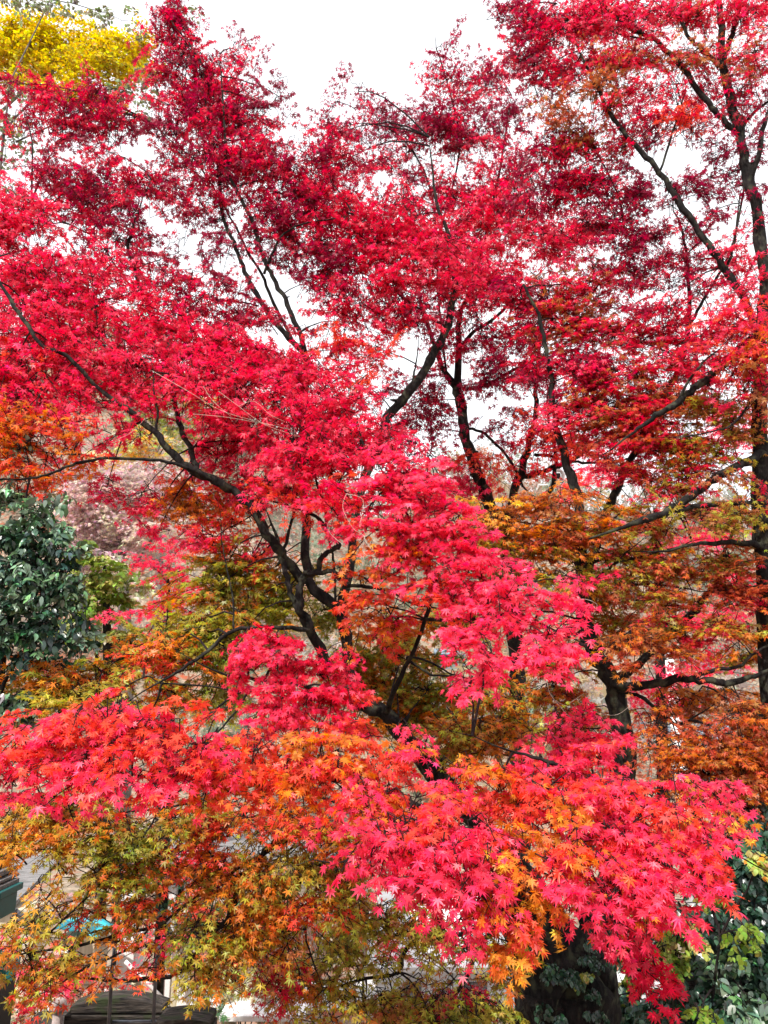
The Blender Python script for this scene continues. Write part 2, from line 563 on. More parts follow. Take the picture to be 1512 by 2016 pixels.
def gz(x, y):
    z = 1.6 * (1 - sm(2.2, 4.8, y)) - 2.2 * sm(8, 17, y)
    if y > 30:
        side = 1.0 + 0.55 * sm(5, -30, x) + 0.1 * math.sin(x * .09)
        z += 36 * side * sm(28, 120, y) * (1 + .06 * math.sin(x * .21 + y * .05)) + .0
    z += 0.05 * math.sin(x * 1.3) * math.cos(y * .9)
    return z


xs = np.concatenate([np.linspace(-150, -24, 26), np.linspace(-22, 22, 60), np.linspace(24, 150, 26)])
ys = np.concatenate([np.linspace(-30, 0, 8), np.linspace(1, 30, 44), np.linspace(33, 220, 40)])
g = MB()
nx = len(xs)
vv = [(x, y, gz(x, y)) for y in ys for x in xs]
ff = [(j * nx + i, j * nx + i + 1, (j + 1) * nx + i + 1, (j + 1) * nx + i) for j in range(len(ys) - 1) for i in range(nx - 1)]
g.add(vv, ff)
tag(g.build('ground', M_GROUND, smooth=True), kind='structure')

# sunlit concrete lane crossing the valley behind the maple
g = MB()
N_ = 60
vv, ff = [], []
for i in range(N_ + 1):
    x = -16 + 36 * i / N_
    yc = 13.2 + .03 * x + .5 * math.sin(x * .2)
    for j in range(9):
        y = yc + 4.2 * j / 8
        vv.append((x, y, gz(x, y) + 0.03))
for i in range(N_):
    for j in range(8):
        ff.append((i * 9 + j, (i + 1) * 9 + j, (i + 1) * 9 + j + 1, i * 9 + j + 1))
g.add(vv, ff)
tag(g.build('path', M_ROAD, smooth=True), kind='structure')

# far wood on the hillside: uncountable, one object
hw = Tree('hillside_woods', 'grey and autumn brown wood covering the hillside far behind', 'woods', (0, 0, 0))
PTS = []
for k in range(900):
    y = random.uniform(34, 118); x = random.uniform(-75, 60)
    c = (x, y, gz(x, y) + random.uniform(1, 4.5))
    PTS.append(c)
Gm = hw.groups.setdefault('far', {'P': [], 'X': [], 'Z': [], 's': [], 'c': [], 'leaf': 'far', 'mat': M_LEAF_THIN})
for (x, y, z) in PTS:
    m = 110
    rr = random.uniform(1.4, 3.0)
    d = rng.normal(0, 1, (m, 3)); d /= np.linalg.norm(d, axis=1)[:, None]
    P = np.array((x, y, z)) + d * rr * rng.uniform(.5, 1, (m, 1)) * np.array([1, 1, 1.0])
    Gm['P'].append(P); Gm['X'].append(rng.normal(0, 1, (m, 3))); Gm['Z'].append(rng.normal(0, 1, (m, 3)))
    Gm['s'].append(rng.uniform(.35, .9, m))
    base = np.array(random.choice([(.30, .29, .27), (.34, .27, .23), (.22, .25, .18), (.42, .33, .20), (.38, .30, .28), (.16, .20, .15), (.48, .22, .14)]))
    Gm['c'].append(np.clip(base * np.exp(rng.normal(0, .2, (m, 1))), 0, .9) * np.ones((m, 3)))
hw.finish('hillside_woods')
ch = [o for o in hw.root.children][0]
ch.parent = None
bpy.data.objects.remove(hw.root)
ch.name = 'hillside_woods'
tag(ch, 'grey and autumn brown wood covering the hillside far behind', 'woods', kind='stuff')

# ------------------------------------------------------------------ THE MAIN MAPLE
b0 = at(1112, 2016, 6.5)
T1 = Tree('maple_tree', 'large forked maple in the foreground, ivy on its dark trunk, pink and red leaves', 'maple tree', (b0.x, b0.y, 0.0))
T1.ws = lambda y: 1.0 if y > 1860 else (.7 + .3 * (y - 1700) / 160 if y > 1700 else (.72 if y > 640 else .8))
T1.limb([(1130, 2400, 6.6, 210), (1122, 2250, 6.55, 172), (1112, 2080, 6.5, 158), (1104, 1960, 6.5, 152), (1096, 1890, 6.5, 128), (1075, 1820, 6.45, 92),
         (1035, 1740, 6.4, 76), (960, 1640, 6.25, 64), (880, 1555, 6.1, 54), (829, 1499, 6.0, 47), (797, 1451, 5.95, 44), (757, 1408, 5.9, 42),
         (713, 1382, 5.85, 38), (690, 1340, 5.8, 36), (684, 1270, 5.8, 34), (668, 1205, 5.75, 32), (606, 1146, 5.7, 29), (559, 1102, 5.7, 27), (527, 1050, 5.65, 27),
         (499, 1003, 5.6, 25), (460, 963, 5.6, 24), (424, 947, 5.55, 23), (370, 920, 5.5, 22), (338, 893, 5.5, 20), (315, 862, 5.5, 18), (262, 815, 5.5, 14),
         (200, 770, 5.5, 11), (130, 700, 5.45, 10), (80, 680, 5.4, 9), (55, 640, 5.4, 9), (20, 590, 5.4, 8), (-20, 520, 5.4, 6)], name='trunk', sides=14, dense=4, wig=.02)
o = T1.limb([(1150, 2120, 6.65, 100), (1162, 1960, 6.65, 92), (1165, 1885, 6.65, 76), (1185, 1800, 6.6, 64), (1212, 1680, 6.55, 58), (1232, 1520, 6.5, 54), (1218, 1390, 6.5, 52), (1203, 1335, 6.45, 50), (1165, 1270, 6.4, 44),
             (1148, 1210, 6.4, 40), (1143, 1140, 6.4, 36), (1142, 1060, 6.45, 32), (1136, 985, 6.5, 28), (1122, 930, 6.5, 25), (1106, 870, 6.5, 21), (1090, 815, 6.5, 18), (1086, 750, 6.5, 15), (1075, 690, 6.5, 12), (1060, 620, 6.5, 9), (1030, 560, 6.5, 6)], name='trunk', sides=12, wig=.02)
B = T1.limb
B([(650, 1320, 5.8, 30), (613, 1243, 5.6, 27), (588, 1190, 5.5, 24), (592, 1150, 5.5, 20), (603, 1130, 5.5, 19), (622, 1124, 5.5, 17), (640, 1092, 5.45, 15), (668, 1073, 5.4, 15), (645, 1052, 5.4, 13), (628, 1022, 5.4, 11), (600, 1006, 5.4, 9), (575, 1000, 5.4, 7)])
B([(610, 1240, 5.6, 22), (578, 1180, 5.6, 18), (562, 1125, 5.65, 16), (551, 1095, 5.7, 14)])
B([(603, 1130, 5.5, 13), (655, 1127, 5.4, 13), (680, 1152, 5.4, 12), (720, 1155, 5.35, 11), (770, 1164, 5.3, 9), (812, 1188, 5.3, 7), (868, 1199, 5.3, 4)])
B([(668, 1210, 5.7, 8), (660, 1180, 5.6, 7), (658, 1110, 5.6, 7), (650, 1075, 5.5, 6)])
B([(645, 1052, 5.4, 10), (640, 1000, 5.4, 8), (625, 955, 5.4, 7), (612, 910, 5.4, 6), (585, 880, 5.4, 5), (558, 830, 5.4, 4)])
B([(556, 1095, 5.65, 10), (568, 1050, 5.6, 9), (578, 1010, 5.6, 8), (584, 975, 5.6, 6), (612, 905, 5.6, 5)])
B([(424, 949, 5.55, 11), (372, 922, 5.4, 10), (300, 905, 5.3, 9), (210, 903, 5.2, 8), (150, 912, 5.15, 8), (110, 928, 5.1, 7), (60, 942, 5.1, 6), (-20, 944, 5.1, 5)])
B([(205, 904, 5.2, 5), (160, 894, 5.2, 5), (118, 896, 5.2, 3)])
B([(317, 865, 5.5, 10), (308, 840, 5.5, 8), (311, 815, 5.5, 7), (304, 782, 5.5, 5)])
B([(390, 930, 5.6, 16), (378, 890, 5.8, 15), (356, 840, 6.0, 14), (343, 790, 6.2, 13), (330, 720, 6.4, 12), (308, 645, 6.6, 12), (285, 590, 6.6, 11), (268, 540, 6.6, 10), (253, 485, 6.6, 8), (262, 450, 6.6, 7), (275, 410, 6.6, 4)])
B([(285, 590, 6.6, 6), (255, 560, 6.6, 5), (225, 520, 6.7, 4), (190, 470, 6.7, 3), (110, 430, 6.7, 3)])
B([(606, 1146, 5.7, 26), (600, 1000, 6.1, 24), (596, 850, 6.6, 21), (603, 710, 7.0, 19), (558, 655, 7.0, 15), (520, 605, 7.0, 13), (487, 545, 7.0, 11), (466, 490, 7.0, 9), (440, 430, 7.0, 8), (428, 330, 7.0, 6), (410, 240, 7, 4), (400, 180, 7, 3)], name='branch')
B([(603, 712, 7.0, 15), (590, 655, 6.9, 13), (566, 600, 6.9, 12), (538, 545, 6.9, 11), (518, 505, 6.9, 10), (498, 440, 6.9, 9), (468, 380, 6.9, 8), (447, 330, 6.9, 7), (442, 240, 6.9, 5), (436, 150, 6.9, 3)])
B([(575, 668, 7.05, 9), (545, 610, 7.1, 8), (520, 550, 7.1, 7), (485, 490, 7.1, 6), (455, 430, 7.15, 5), (395, 330, 7.15, 4), (340, 280, 7.2, 3)])
B([(521, 540, 6.9, 7), (540, 490, 6.8, 6), (560, 460, 6.8, 5), (600, 440, 6.8, 4), (660, 430, 6.8, 3)])
B([(508, 602, 7.0, 5), (480, 596, 7, 4), (440, 592, 7, 3)])
B([(672, 1209, 5.75, 28), (690, 1100, 6.2, 27), (708, 970, 6.7, 26), (755, 838, 7.0, 26), (798, 782, 7.0, 26), (838, 722, 7.0, 25), (872, 665, 7.0, 23), (886, 620, 7.0, 19), (896, 560, 7.0, 15), (892, 490, 7.0, 11), (860, 400, 7.0, 7), (850, 320, 7, 4)])
B([(798, 784, 7, 7), (812, 750, 7, 6), (820, 710, 7, 4)])
B([(880, 640, 7, 8), (845, 625, 7, 7), (800, 590, 7, 6), (760, 560, 7, 5), (720, 540, 7, 4), (660, 520, 7, 3)])
# limbs that carry the lower, nearer sprays
B([(1060, 1795, 6.4, 46), (980, 1690, 5.4, 36), (880, 1620, 4.6, 26), (740, 1560, 4.1, 20), (600, 1520, 3.9, 16), (430, 1490, 3.7, 12), (280, 1470, 3.6, 9), (140, 1480, 3.5, 7), (40, 1500, 3.5, 4)])
B([(880, 1620, 4.6, 16), (820, 1650, 3.8, 12), (760, 1680, 3.3, 10), (700, 1690, 3.2, 6)])
B([(1200, 1760, 6.6, 40), (1195, 1690, 5.2, 30), (1210, 1620, 4.3, 20), (1270, 1600, 3.8, 14), (1350, 1630, 3.6, 9), (1400, 1660, 3.5, 6)])
B([(1207, 1640, 4.5, 16), (1140, 1660, 3.6, 16), (1070, 1700, 3.3, 12), (1000, 1760, 3.2, 8)])
B([(1212, 1615, 4.2, 14), (1150, 1540, 3.7, 14), (1080, 1500, 3.6, 10), (1010, 1480, 3.6, 6)])
B([(1260, 1610, 3.6, 14), (1250, 1700, 3.3, 10), (1230, 1780, 3.2, 8), (1240, 1880, 3.4, 5), (1270, 1950, 3.5, 3)])
B([(700, 1350, 5.8, 22), (650, 1370, 5.0, 18), (600, 1350, 4.6, 14), (520, 1340, 4.4, 10), (450, 1330, 4.3, 7)])
B([(757, 1408, 5.9, 16), (790, 1330, 5.4, 14), (830, 1240, 5.1, 12), (850, 1140, 4.9, 10), (810, 1030, 4.8, 8), (760, 940, 4.8, 5)])
B([(838, 1220, 5.0, 10), (940, 1220, 4.3, 10), (1020, 1210, 4.1, 8), (1090, 1240, 4.0, 5)])
# right hand branches
B([(1205, 1345, 6.4, 26), (1270, 1352, 6.2, 23), (1330, 1337, 6.1, 21), (1390, 1341, 6.0, 19), (1440, 1345, 6.0, 16), (1485, 1332, 6.0, 12)])
B([(1360, 1338, 6.05, 11), (1400, 1322, 6, 10), (1455, 1312, 6, 8), (1480, 1290, 6, 7), (1530, 1262, 6, 5)])
B([(1212, 1358, 6.4, 11), (1262, 1372, 6.3, 10), (1300, 1402, 6.2, 9), (1333, 1428, 6.2, 8), (1360, 1415, 6.2, 5)])
B([(1333, 1426, 6.2, 4), (1310, 1380, 6.2, 3), (1290, 1340, 6.2, 3)])
B([(1200, 1345, 6.4, 26), (1255, 1310, 6.4, 22), (1290, 1275, 6.4, 20), (1330, 1240, 6.4, 19), (1378, 1190, 6.4, 17), (1412, 1140, 6.4, 13), (1425, 1095, 6.4, 9), (1445, 1040, 6.4, 6)])
B([(1405, 1155, 6.4, 9), (1445, 1170, 6.3, 8), (1480, 1180, 6.3, 7), (1512, 1210, 6.3, 4)])
B([(1142, 1120, 6.4, 11), (1180, 1102, 6.2, 9), (1222, 1106, 6.1, 7), (1280, 1090, 6.1, 5), (1340, 1075, 6.1, 3)])
B([(1150, 1160, 6.4, 10), (1185, 1130, 6.2, 8), (1215, 1108, 6.1, 6)])
B([(1138, 1055, 6.4, 7), (1175, 1075, 6.3, 5), (1215, 1090, 6.3, 4), (1290, 1110, 6.3, 3)])
B([(1146, 1160, 6.4, 24), (1178, 1060, 6.6, 23), (1208, 975, 6.7, 22), (1235, 920, 6.7, 20), (1262, 868, 6.7, 18), (1305, 800, 6.7, 15), (1342, 710, 6.7, 13), (1357, 640, 6.7, 11), (1354, 560, 6.7, 9), (1350, 490, 6.7, 7), (1335, 430, 6.7, 4)])
B([(1357, 642, 6.7, 8), (1385, 590, 6.7, 7), (1410, 550, 6.7, 6), (1440, 490, 6.7, 4), (1455, 400, 6.7, 3)])
B([(1180, 1155, 6.3, 7), (1240, 1152, 6.2, 6), (1310, 1152, 6.1, 5), (1380, 1165, 6.1, 3)])
# lower left branches, seen dark against the leaves
B([(1000, 1720, 6.3, 22), (860, 1660, 6.0, 18), (720, 1640, 5.7, 16), (600, 1640, 5.5, 14), (530, 1668, 5.4, 13), (500, 1708, 5.4, 12), (468, 1730, 5.4, 12), (466, 1765, 5.4, 11), (445, 1812, 5.4, 11), (415, 1840, 5.35, 9), (380, 1890, 5.3, 9), (335, 1922, 5.3, 8), (290, 1928, 5.3, 7), (222, 1930, 5.3, 5), (150, 1925, 5.3, 3)])
B([(600, 1640, 5.5, 9), (520, 1680, 5.4, 7), (440, 1730, 5.4, 5), (355, 1790, 5.3, 6), (310, 1822, 5.3, 6), (240, 1840, 5.3, 5), (160, 1860, 5.2, 5), (70, 1874, 5.2, 3)])
B([(700, 1590, 5.7, 10), (520, 1545, 5.3, 8), (340, 1560, 5.1, 6), (300, 1622, 5.1, 5), (250, 1690, 5.1, 5), (180, 1758, 5.1, 4), (110, 1825, 5.1, 4), (55, 1866, 5.1, 3)])
B([(500, 1548, 5.3, 5), (330, 1590, 5.2, 5), (240, 1600, 5.2, 4), (170, 1622, 5.2, 4), (130, 1655, 5.2, 3)])
B([(300, 1822, 5.3, 4), (250, 1870, 5.3, 4), (160, 1910, 5.3, 3), (110, 1945, 5.3, 2)])
B([(720, 1640, 5.7, 7), (635, 1688, 5.5, 6), (598, 1732, 5.5, 6), (540, 1778, 5.4, 5), (480, 1800, 5.4, 4), (400, 1830, 5.4, 2)])
B([(632, 1692, 5.5, 4), (622, 1750, 5.5, 4), (602, 1830, 5.5, 4), (612, 1880, 5.5, 3), (625, 1915, 5.5, 2)])
B([(1040, 1800, 6.4, 12), (960, 1825, 6.0, 10), (905, 1838, 5.9, 9), (845, 1855, 5.8, 8), (800, 1868, 5.8, 7), (790, 1905, 5.8, 7), (772, 1920, 5.8, 6), (720, 1926, 5.8, 5), (640, 1950, 5.8, 3)])
B([(845, 1855, 5.8, 7), (812, 1836, 5.8, 6), (770, 1845, 5.8, 5), (742, 1858, 5.8, 5), (728, 1880, 5.8, 3)])
B([(1020, 1790, 6.4, 12), (950, 1852, 6.2, 9), (932, 1890, 6.2, 8), (905, 1945, 6.2, 7), (896, 1962, 6.2, 5)])
B([(905, 1945, 6.2, 4), (935, 1965, 6.2, 4), (965, 1985, 6.2, 3)])
# middle left
B([(613, 1243, 5.6, 14), (540, 1235, 5.3, 12), (460, 1242, 5.2, 11), (400, 1290, 5.1, 10), (338, 1330, 5.0, 7)])
B([(460, 1242, 5.2, 6), (458, 1180, 5.2, 5), (445, 1110, 5.2, 4), (436, 1060, 5.2, 3)])
B([(720, 1390, 5.8, 14), (640, 1360, 5.4, 10), (540, 1375, 5.1, 9), (480, 1360, 5.0, 8), (430, 1392, 4.9, 6), (395, 1422, 4.9, 4)])
B([(600, 1375, 5.2, 10), (545, 1435, 5.0, 9), (505, 1458, 4.9, 7), (470, 1470, 4.9, 4)])
B([(480, 1362, 5.0, 5), (400, 1350, 5.0, 4), (320, 1345, 5.0, 5), (290, 1332, 5.0, 4), (250, 1350, 5, 3)])
B([(318, 1346, 5.0, 7), (312, 1370, 5.0, 6), (300, 1395, 5.0, 4)])
B([(490, 1360, 5.0, 7), (465, 1400, 5.0, 6), (440, 1430, 5.0, 5)])
B([(850, 1330, 5.6, 8), (800, 1296, 5.5, 7), (838, 1300, 5.4, 6), (890, 1328, 5.3, 5)])

U, Mi = 7.0, 5.6
T1.clumps('upper', [
    (345, 55, 45, 45, 7.2, 'CRC', .75), (320, 20, 40, 20, 7.2, 'C', .4), (360, 105, 62, 58, 7.2, 'CR', 1.1), (425, 165, 62, 68, 7.2, 'RC', 1.1), (385, 225, 72, 60, 7.1, 'RC', 1.0),
    (470, 250, 55, 55, 7.1, 'CR', .9), (505, 200, 40, 45, 7.1, 'C', .45), (440, 320, 78, 60, 7.0, 'RC', .85), (505, 320, 60, 50, 7.0, 'RC', .8), (345, 300, 60, 45, 7.1, 'CR', .5), (360, 365, 55, 45, 7, 'CR', .45),
    (465, 100, 50, 35, 7.2, 'C', .28), (550, 190, 30, 50, 7.2, 'C', .28), (300, 150, 30, 25, 7.2, 'R', .4), (430, 400, 60, 45, 7, 'CR', .6), (430, 470, 45, 40, 7, 'C', .28), (410, 440, 50, 30, 7, 'C', .3),
    (30, 165, 40, 25, 6.9, 'RC', .6), (85, 185, 40, 28, 6.9, 'RC', .8), (205, 185, 36, 36, 6.9, 'RC', 1.0), (140, 195, 50, 26, 6.9, 'R', .6), (150, 232, 80, 30, 6.9, 'RC', .8),
    (235, 232, 62, 34, 6.9, 'RC', .95), (300, 245, 40, 28, 6.9, 'C', .6), (50, 232, 55, 26, 6.9, 'CR', .5), (125, 275, 50, 24, 6.9, 'RC', .5), (90, 320, 70, 30, 6.8, 'CR', .32),
    (215, 300, 46, 34, 6.8, 'CR', .55), (150, 350, 100, 30, 6.7, 'RC', .75), (200, 375, 100, 38, 6.7, 'RC', 1.0), (285, 385, 42, 40, 6.7, 'RC', 1.0), (215, 425, 80, 32, 6.7, 'RC', .8), (90, 390, 60, 34, 6.7, 'CR', .5),
    (205, 490, 80, 40, 6.6, 'CR', .7), (290, 500, 40, 26, 6.6, 'CR', .4), (345, 500, 40, 22, 6.6, 'CR', .4), (300, 560, 55, 40, 6.6, 'RC', .6), (375, 555, 55, 35, 6.6, 'CR', .55), (420, 535, 45, 30, 6.8, 'C', .32),
    (445, 600, 60, 36, 6.7, 'RC', .65), (480, 640, 60, 40, 6.7, 'RC', .8), (360, 610, 60, 36, 6.6, 'RC', .7), (470, 500, 40, 30, 7, 'C', .25),
    (600, 300, 60, 45, 7.1, 'CR', .5), (565, 350, 65, 50, 7.1, 'RC', .8), (610, 400, 80, 58, 7.1, 'RC', 1.1), (540, 430, 60, 45, 7.0, 'RC', 1.0), (680, 420, 60, 45, 7.1, 'R', 1.0), (640, 330, 50, 45, 7.1, 'CR', .6), (560, 490, 50, 36, 7, 'RC', .6),
    (690, 310, 45, 40, 7.2, 'CR', .4), (690, 245, 40, 40, 7.2, 'CR', .5), (705, 180, 34, 30, 7.2, 'C', .22), (655, 265, 30, 30, 7.2, 'C', .3),
    (640, 500, 75, 50, 7.0, 'RC', 1.0), (730, 480, 80, 55, 7.0, 'R', 1.1), (800, 440, 75, 50, 7.0, 'R', 1.0), (760, 560, 90, 60, 6.9, 'RP', 1.1), (670, 570, 65, 40, 6.9, 'RC', .6), (850, 510, 80, 55, 6.9, 'RP', 1.1), (690, 635, 60, 45, 6.9, 'RP', .65), (620, 640, 40, 34, 6.9, 'CR', .25),
    (810, 620, 60, 45, 6.9, 'RC', .6), (600, 560, 40, 30, 7, 'C', .3), (650, 690, 60, 34, 6.8, 'RS', .55), (740, 690, 45, 40, 6.8, 'RS', .5), (720, 760, 40, 45, 6.8, 'RS', .4)],
    leaf='mid', size=.055, lai=2.4, spray=.33, lay=.42, droop=(38, 30), rolls=30)
T1.clumps('left', [
    (50, 440, 80, 50, 6.2, 'PR', 1.1), (-20, 420, 60, 50, 6.2, 'PR', 1), (60, 530, 100, 60, 6.1, 'PR', 1.1), (175, 545, 85, 45, 6.2, 'PR', 1.0), (60, 620, 110, 60, 6.0, 'P', 1.0), (200, 620, 100, 50, 6.0, 'PR', 1.0),
    (310, 650, 90, 45, 6.1, 'PR', 1.0), (400, 680, 90, 45, 6.1, 'RP', 1.1), (500, 715, 90, 45, 6.1, 'RP', 1.2), (590, 740, 70, 40, 6.1, 'PR', 1.1), (120, 700, 120, 60, 5.8, 'PR', 1.0), (270, 720, 120, 50, 5.8, 'PR', 1.1), (420, 760, 120, 50, 5.7, 'PR', 1.1),
    (40, 720, 90, 60, 5.7, 'RPS', .9), (80, 790, 110, 50, 5.6, 'PR', .9), (220, 790, 90, 36, 5.6, 'PR', .8), (560, 800, 110, 60, 5.6, 'PR', 1.1), (660, 810, 70, 55, 5.7, 'PR', 1.0), (420, 830, 60, 34, 5.6, 'PR', .6),
    (70, 860, 90, 40, 5.3, 'OSO', 1.0), (20, 830, 60, 40, 5.3, 'SO', .9), (90, 915, 60, 34, 5.3, 'OS', .7), (170, 860, 50, 28, 5.4, 'PR', .5), (240, 850, 50, 20, 6.0, 'RS', .5), (20, 905, 50, 26, 5.3, 'OS', .7),
    (500, 880, 90, 50, 6.0, 'PR', 1.0), (610, 890, 100, 60, 5.3, 'PR', 1.1), (720, 880, 85, 60, 5.2, 'PR', 1.1), (430, 900, 40, 36, 6.0, 'PR', .6), (470, 960, 60, 30, 6.0, 'RSP', .7), (580, 970, 80, 40, 5.4, 'PS', .9),
    (280, 970, 60, 22, 6.0, 'PR', .5), (210, 960, 50, 18, 6.0, 'PR', .35), (310, 1000, 60, 16, 6.0, 'PR', .4), (385, 985, 50, 40, 6.0, 'OB', 1.0), (440, 1010, 50, 30, 6.0, 'SO', .8), (360, 950, 40, 20, 6.0, 'S', .4),
    (310, 1050, 50, 20, 6.0, 'P', .25), (420, 1060, 70, 40, 6.0, 'SP', .7), (500, 1090, 40, 40, 6.0, 'PS', .5)],
    leaf='mid', size=.052, lai=2.5, spray=.31, depth=.6, lay=.30, droop=(34, 26), rolls=24)
T1.clumps('middle', [
    (800, 930, 75, 60, 4.7, 'P', 1.1), (740, 980, 85, 60, 4.7, 'PR', 1.0), (840, 1010, 85, 60, 4.5, 'P', 1.2), (660, 1010, 70, 45, 5.0, 'PS', .6), (770, 1060, 80, 50, 4.6, 'PSO', .9), (900, 1080, 80, 50, 4.4, 'P', 1.1),
    (840, 1110, 80, 45, 4.6, 'PS', 1.0), (950, 1140, 85, 45, 4.2, 'P', 1.1), (880, 1165, 70, 35, 4.4, 'PS', 1.0), (1010, 1190, 80, 40, 4.0, 'P', 1.1), (1085, 1190, 45, 28, 4.1, 'P', .8), (960, 1230, 70, 34, 3.9, 'P', 1.0), (1080, 1250, 40, 40, 3.7, 'P', 1.2),
    (950, 1300, 45, 36, 3.7, 'P', 1.1), (1060, 1295, 50, 24, 3.8, 'P', 1.0), (925, 1350, 26, 24, 3.7, 'P', 1.0), (1110, 1310, 30, 24, 3.7, 'P', .8),
    (720, 1180, 60, 34, 4.9, 'SO', .6), (760, 1220, 80, 40, 5.0, 'SPO', .8), (690, 1130, 40, 34, 5.2, 'SO', .5), (1130, 1140, 40, 24, 5, 'PR', .5)],
    leaf='fine', size=.048, lai=2.1, droop=(34, 24), toward=.7, spray=.24, tier=46)
T1.clumps('inner', [
    (440, 1130, 60, 34, 6.0, 'Gg', 1.0), (500, 1190, 60, 34, 6.0, 'Gg', 1.0), (560, 1140, 50, 34, 6.1, 'Gg', .8), (390, 1250, 70, 30, 5.9, 'Gg', 1.0), (470, 1260, 70, 26, 5.9, 'Gg', 1.0), (540, 1110, 60, 24, 6.1, 'GO', .7), (330, 1270, 70, 24, 5.6, 'Gg', .9), (110, 1350, 70, 24, 5.1, 'Gg', .8),
    (700, 1350, 50, 34, 6.5, 'GO', .9), (830, 1420, 80, 34, 6.5, 'GOg', 1.0),
    (470, 1120, 60, 50, 6.0, 'GgO', .7), (420, 1170, 90, 40, 6.0, 'GO', .8), (540, 1190, 50, 50, 6.0, 'Gg', .8), (640, 1200, 50, 30, 6.2, 'Gg', .7), (400, 1230, 120, 36, 5.8, 'GOG', .9), (300, 1290, 100, 36, 5.4, 'OGS', 1.0), (430, 1290, 80, 34, 5.6, 'Gg', .9),
    (200, 1320, 80, 28, 5.2, 'SOG', .7), (140, 1330, 90, 30, 5.1, 'GYO', .8), (90, 1380, 80, 30, 5.0, 'GY', .8), (190, 1365, 80, 28, 5.0, 'G', .8), (50, 1320, 60, 20, 5.1, 'OY', .7), (410, 1360, 70, 40, 5.6, 'Gg', .6), (350, 1370, 60, 26, 5.4, 'OG', .8),
    (780, 1280, 80, 50, 6.5, 'GOg', 1.0), (700, 1300, 60, 50, 6.5, 'GOg', .8), (850, 1360, 90, 50, 6.5, 'GOg', 1.2), (780, 1370, 70, 40, 6.5, 'GOB', 1.0), (920, 1440, 90, 40, 5.8, 'BOG', 1.2), (980, 1370, 60, 50, 6.0, 'GOg', .9), (880, 1480, 60, 30, 6.5, 'GO', 1.0),
    (840, 1220, 60, 40, 6.5, 'GOS', .8), (910, 1230, 60, 30, 6.5, 'Gg', .7), (1000, 1440, 60, 34, 5.9, 'BOG', .9), (700, 1420, 50, 30, 6.5, 'GO', .6)],
    leaf='mid', size=.054, lai=2.5, spray=.28)
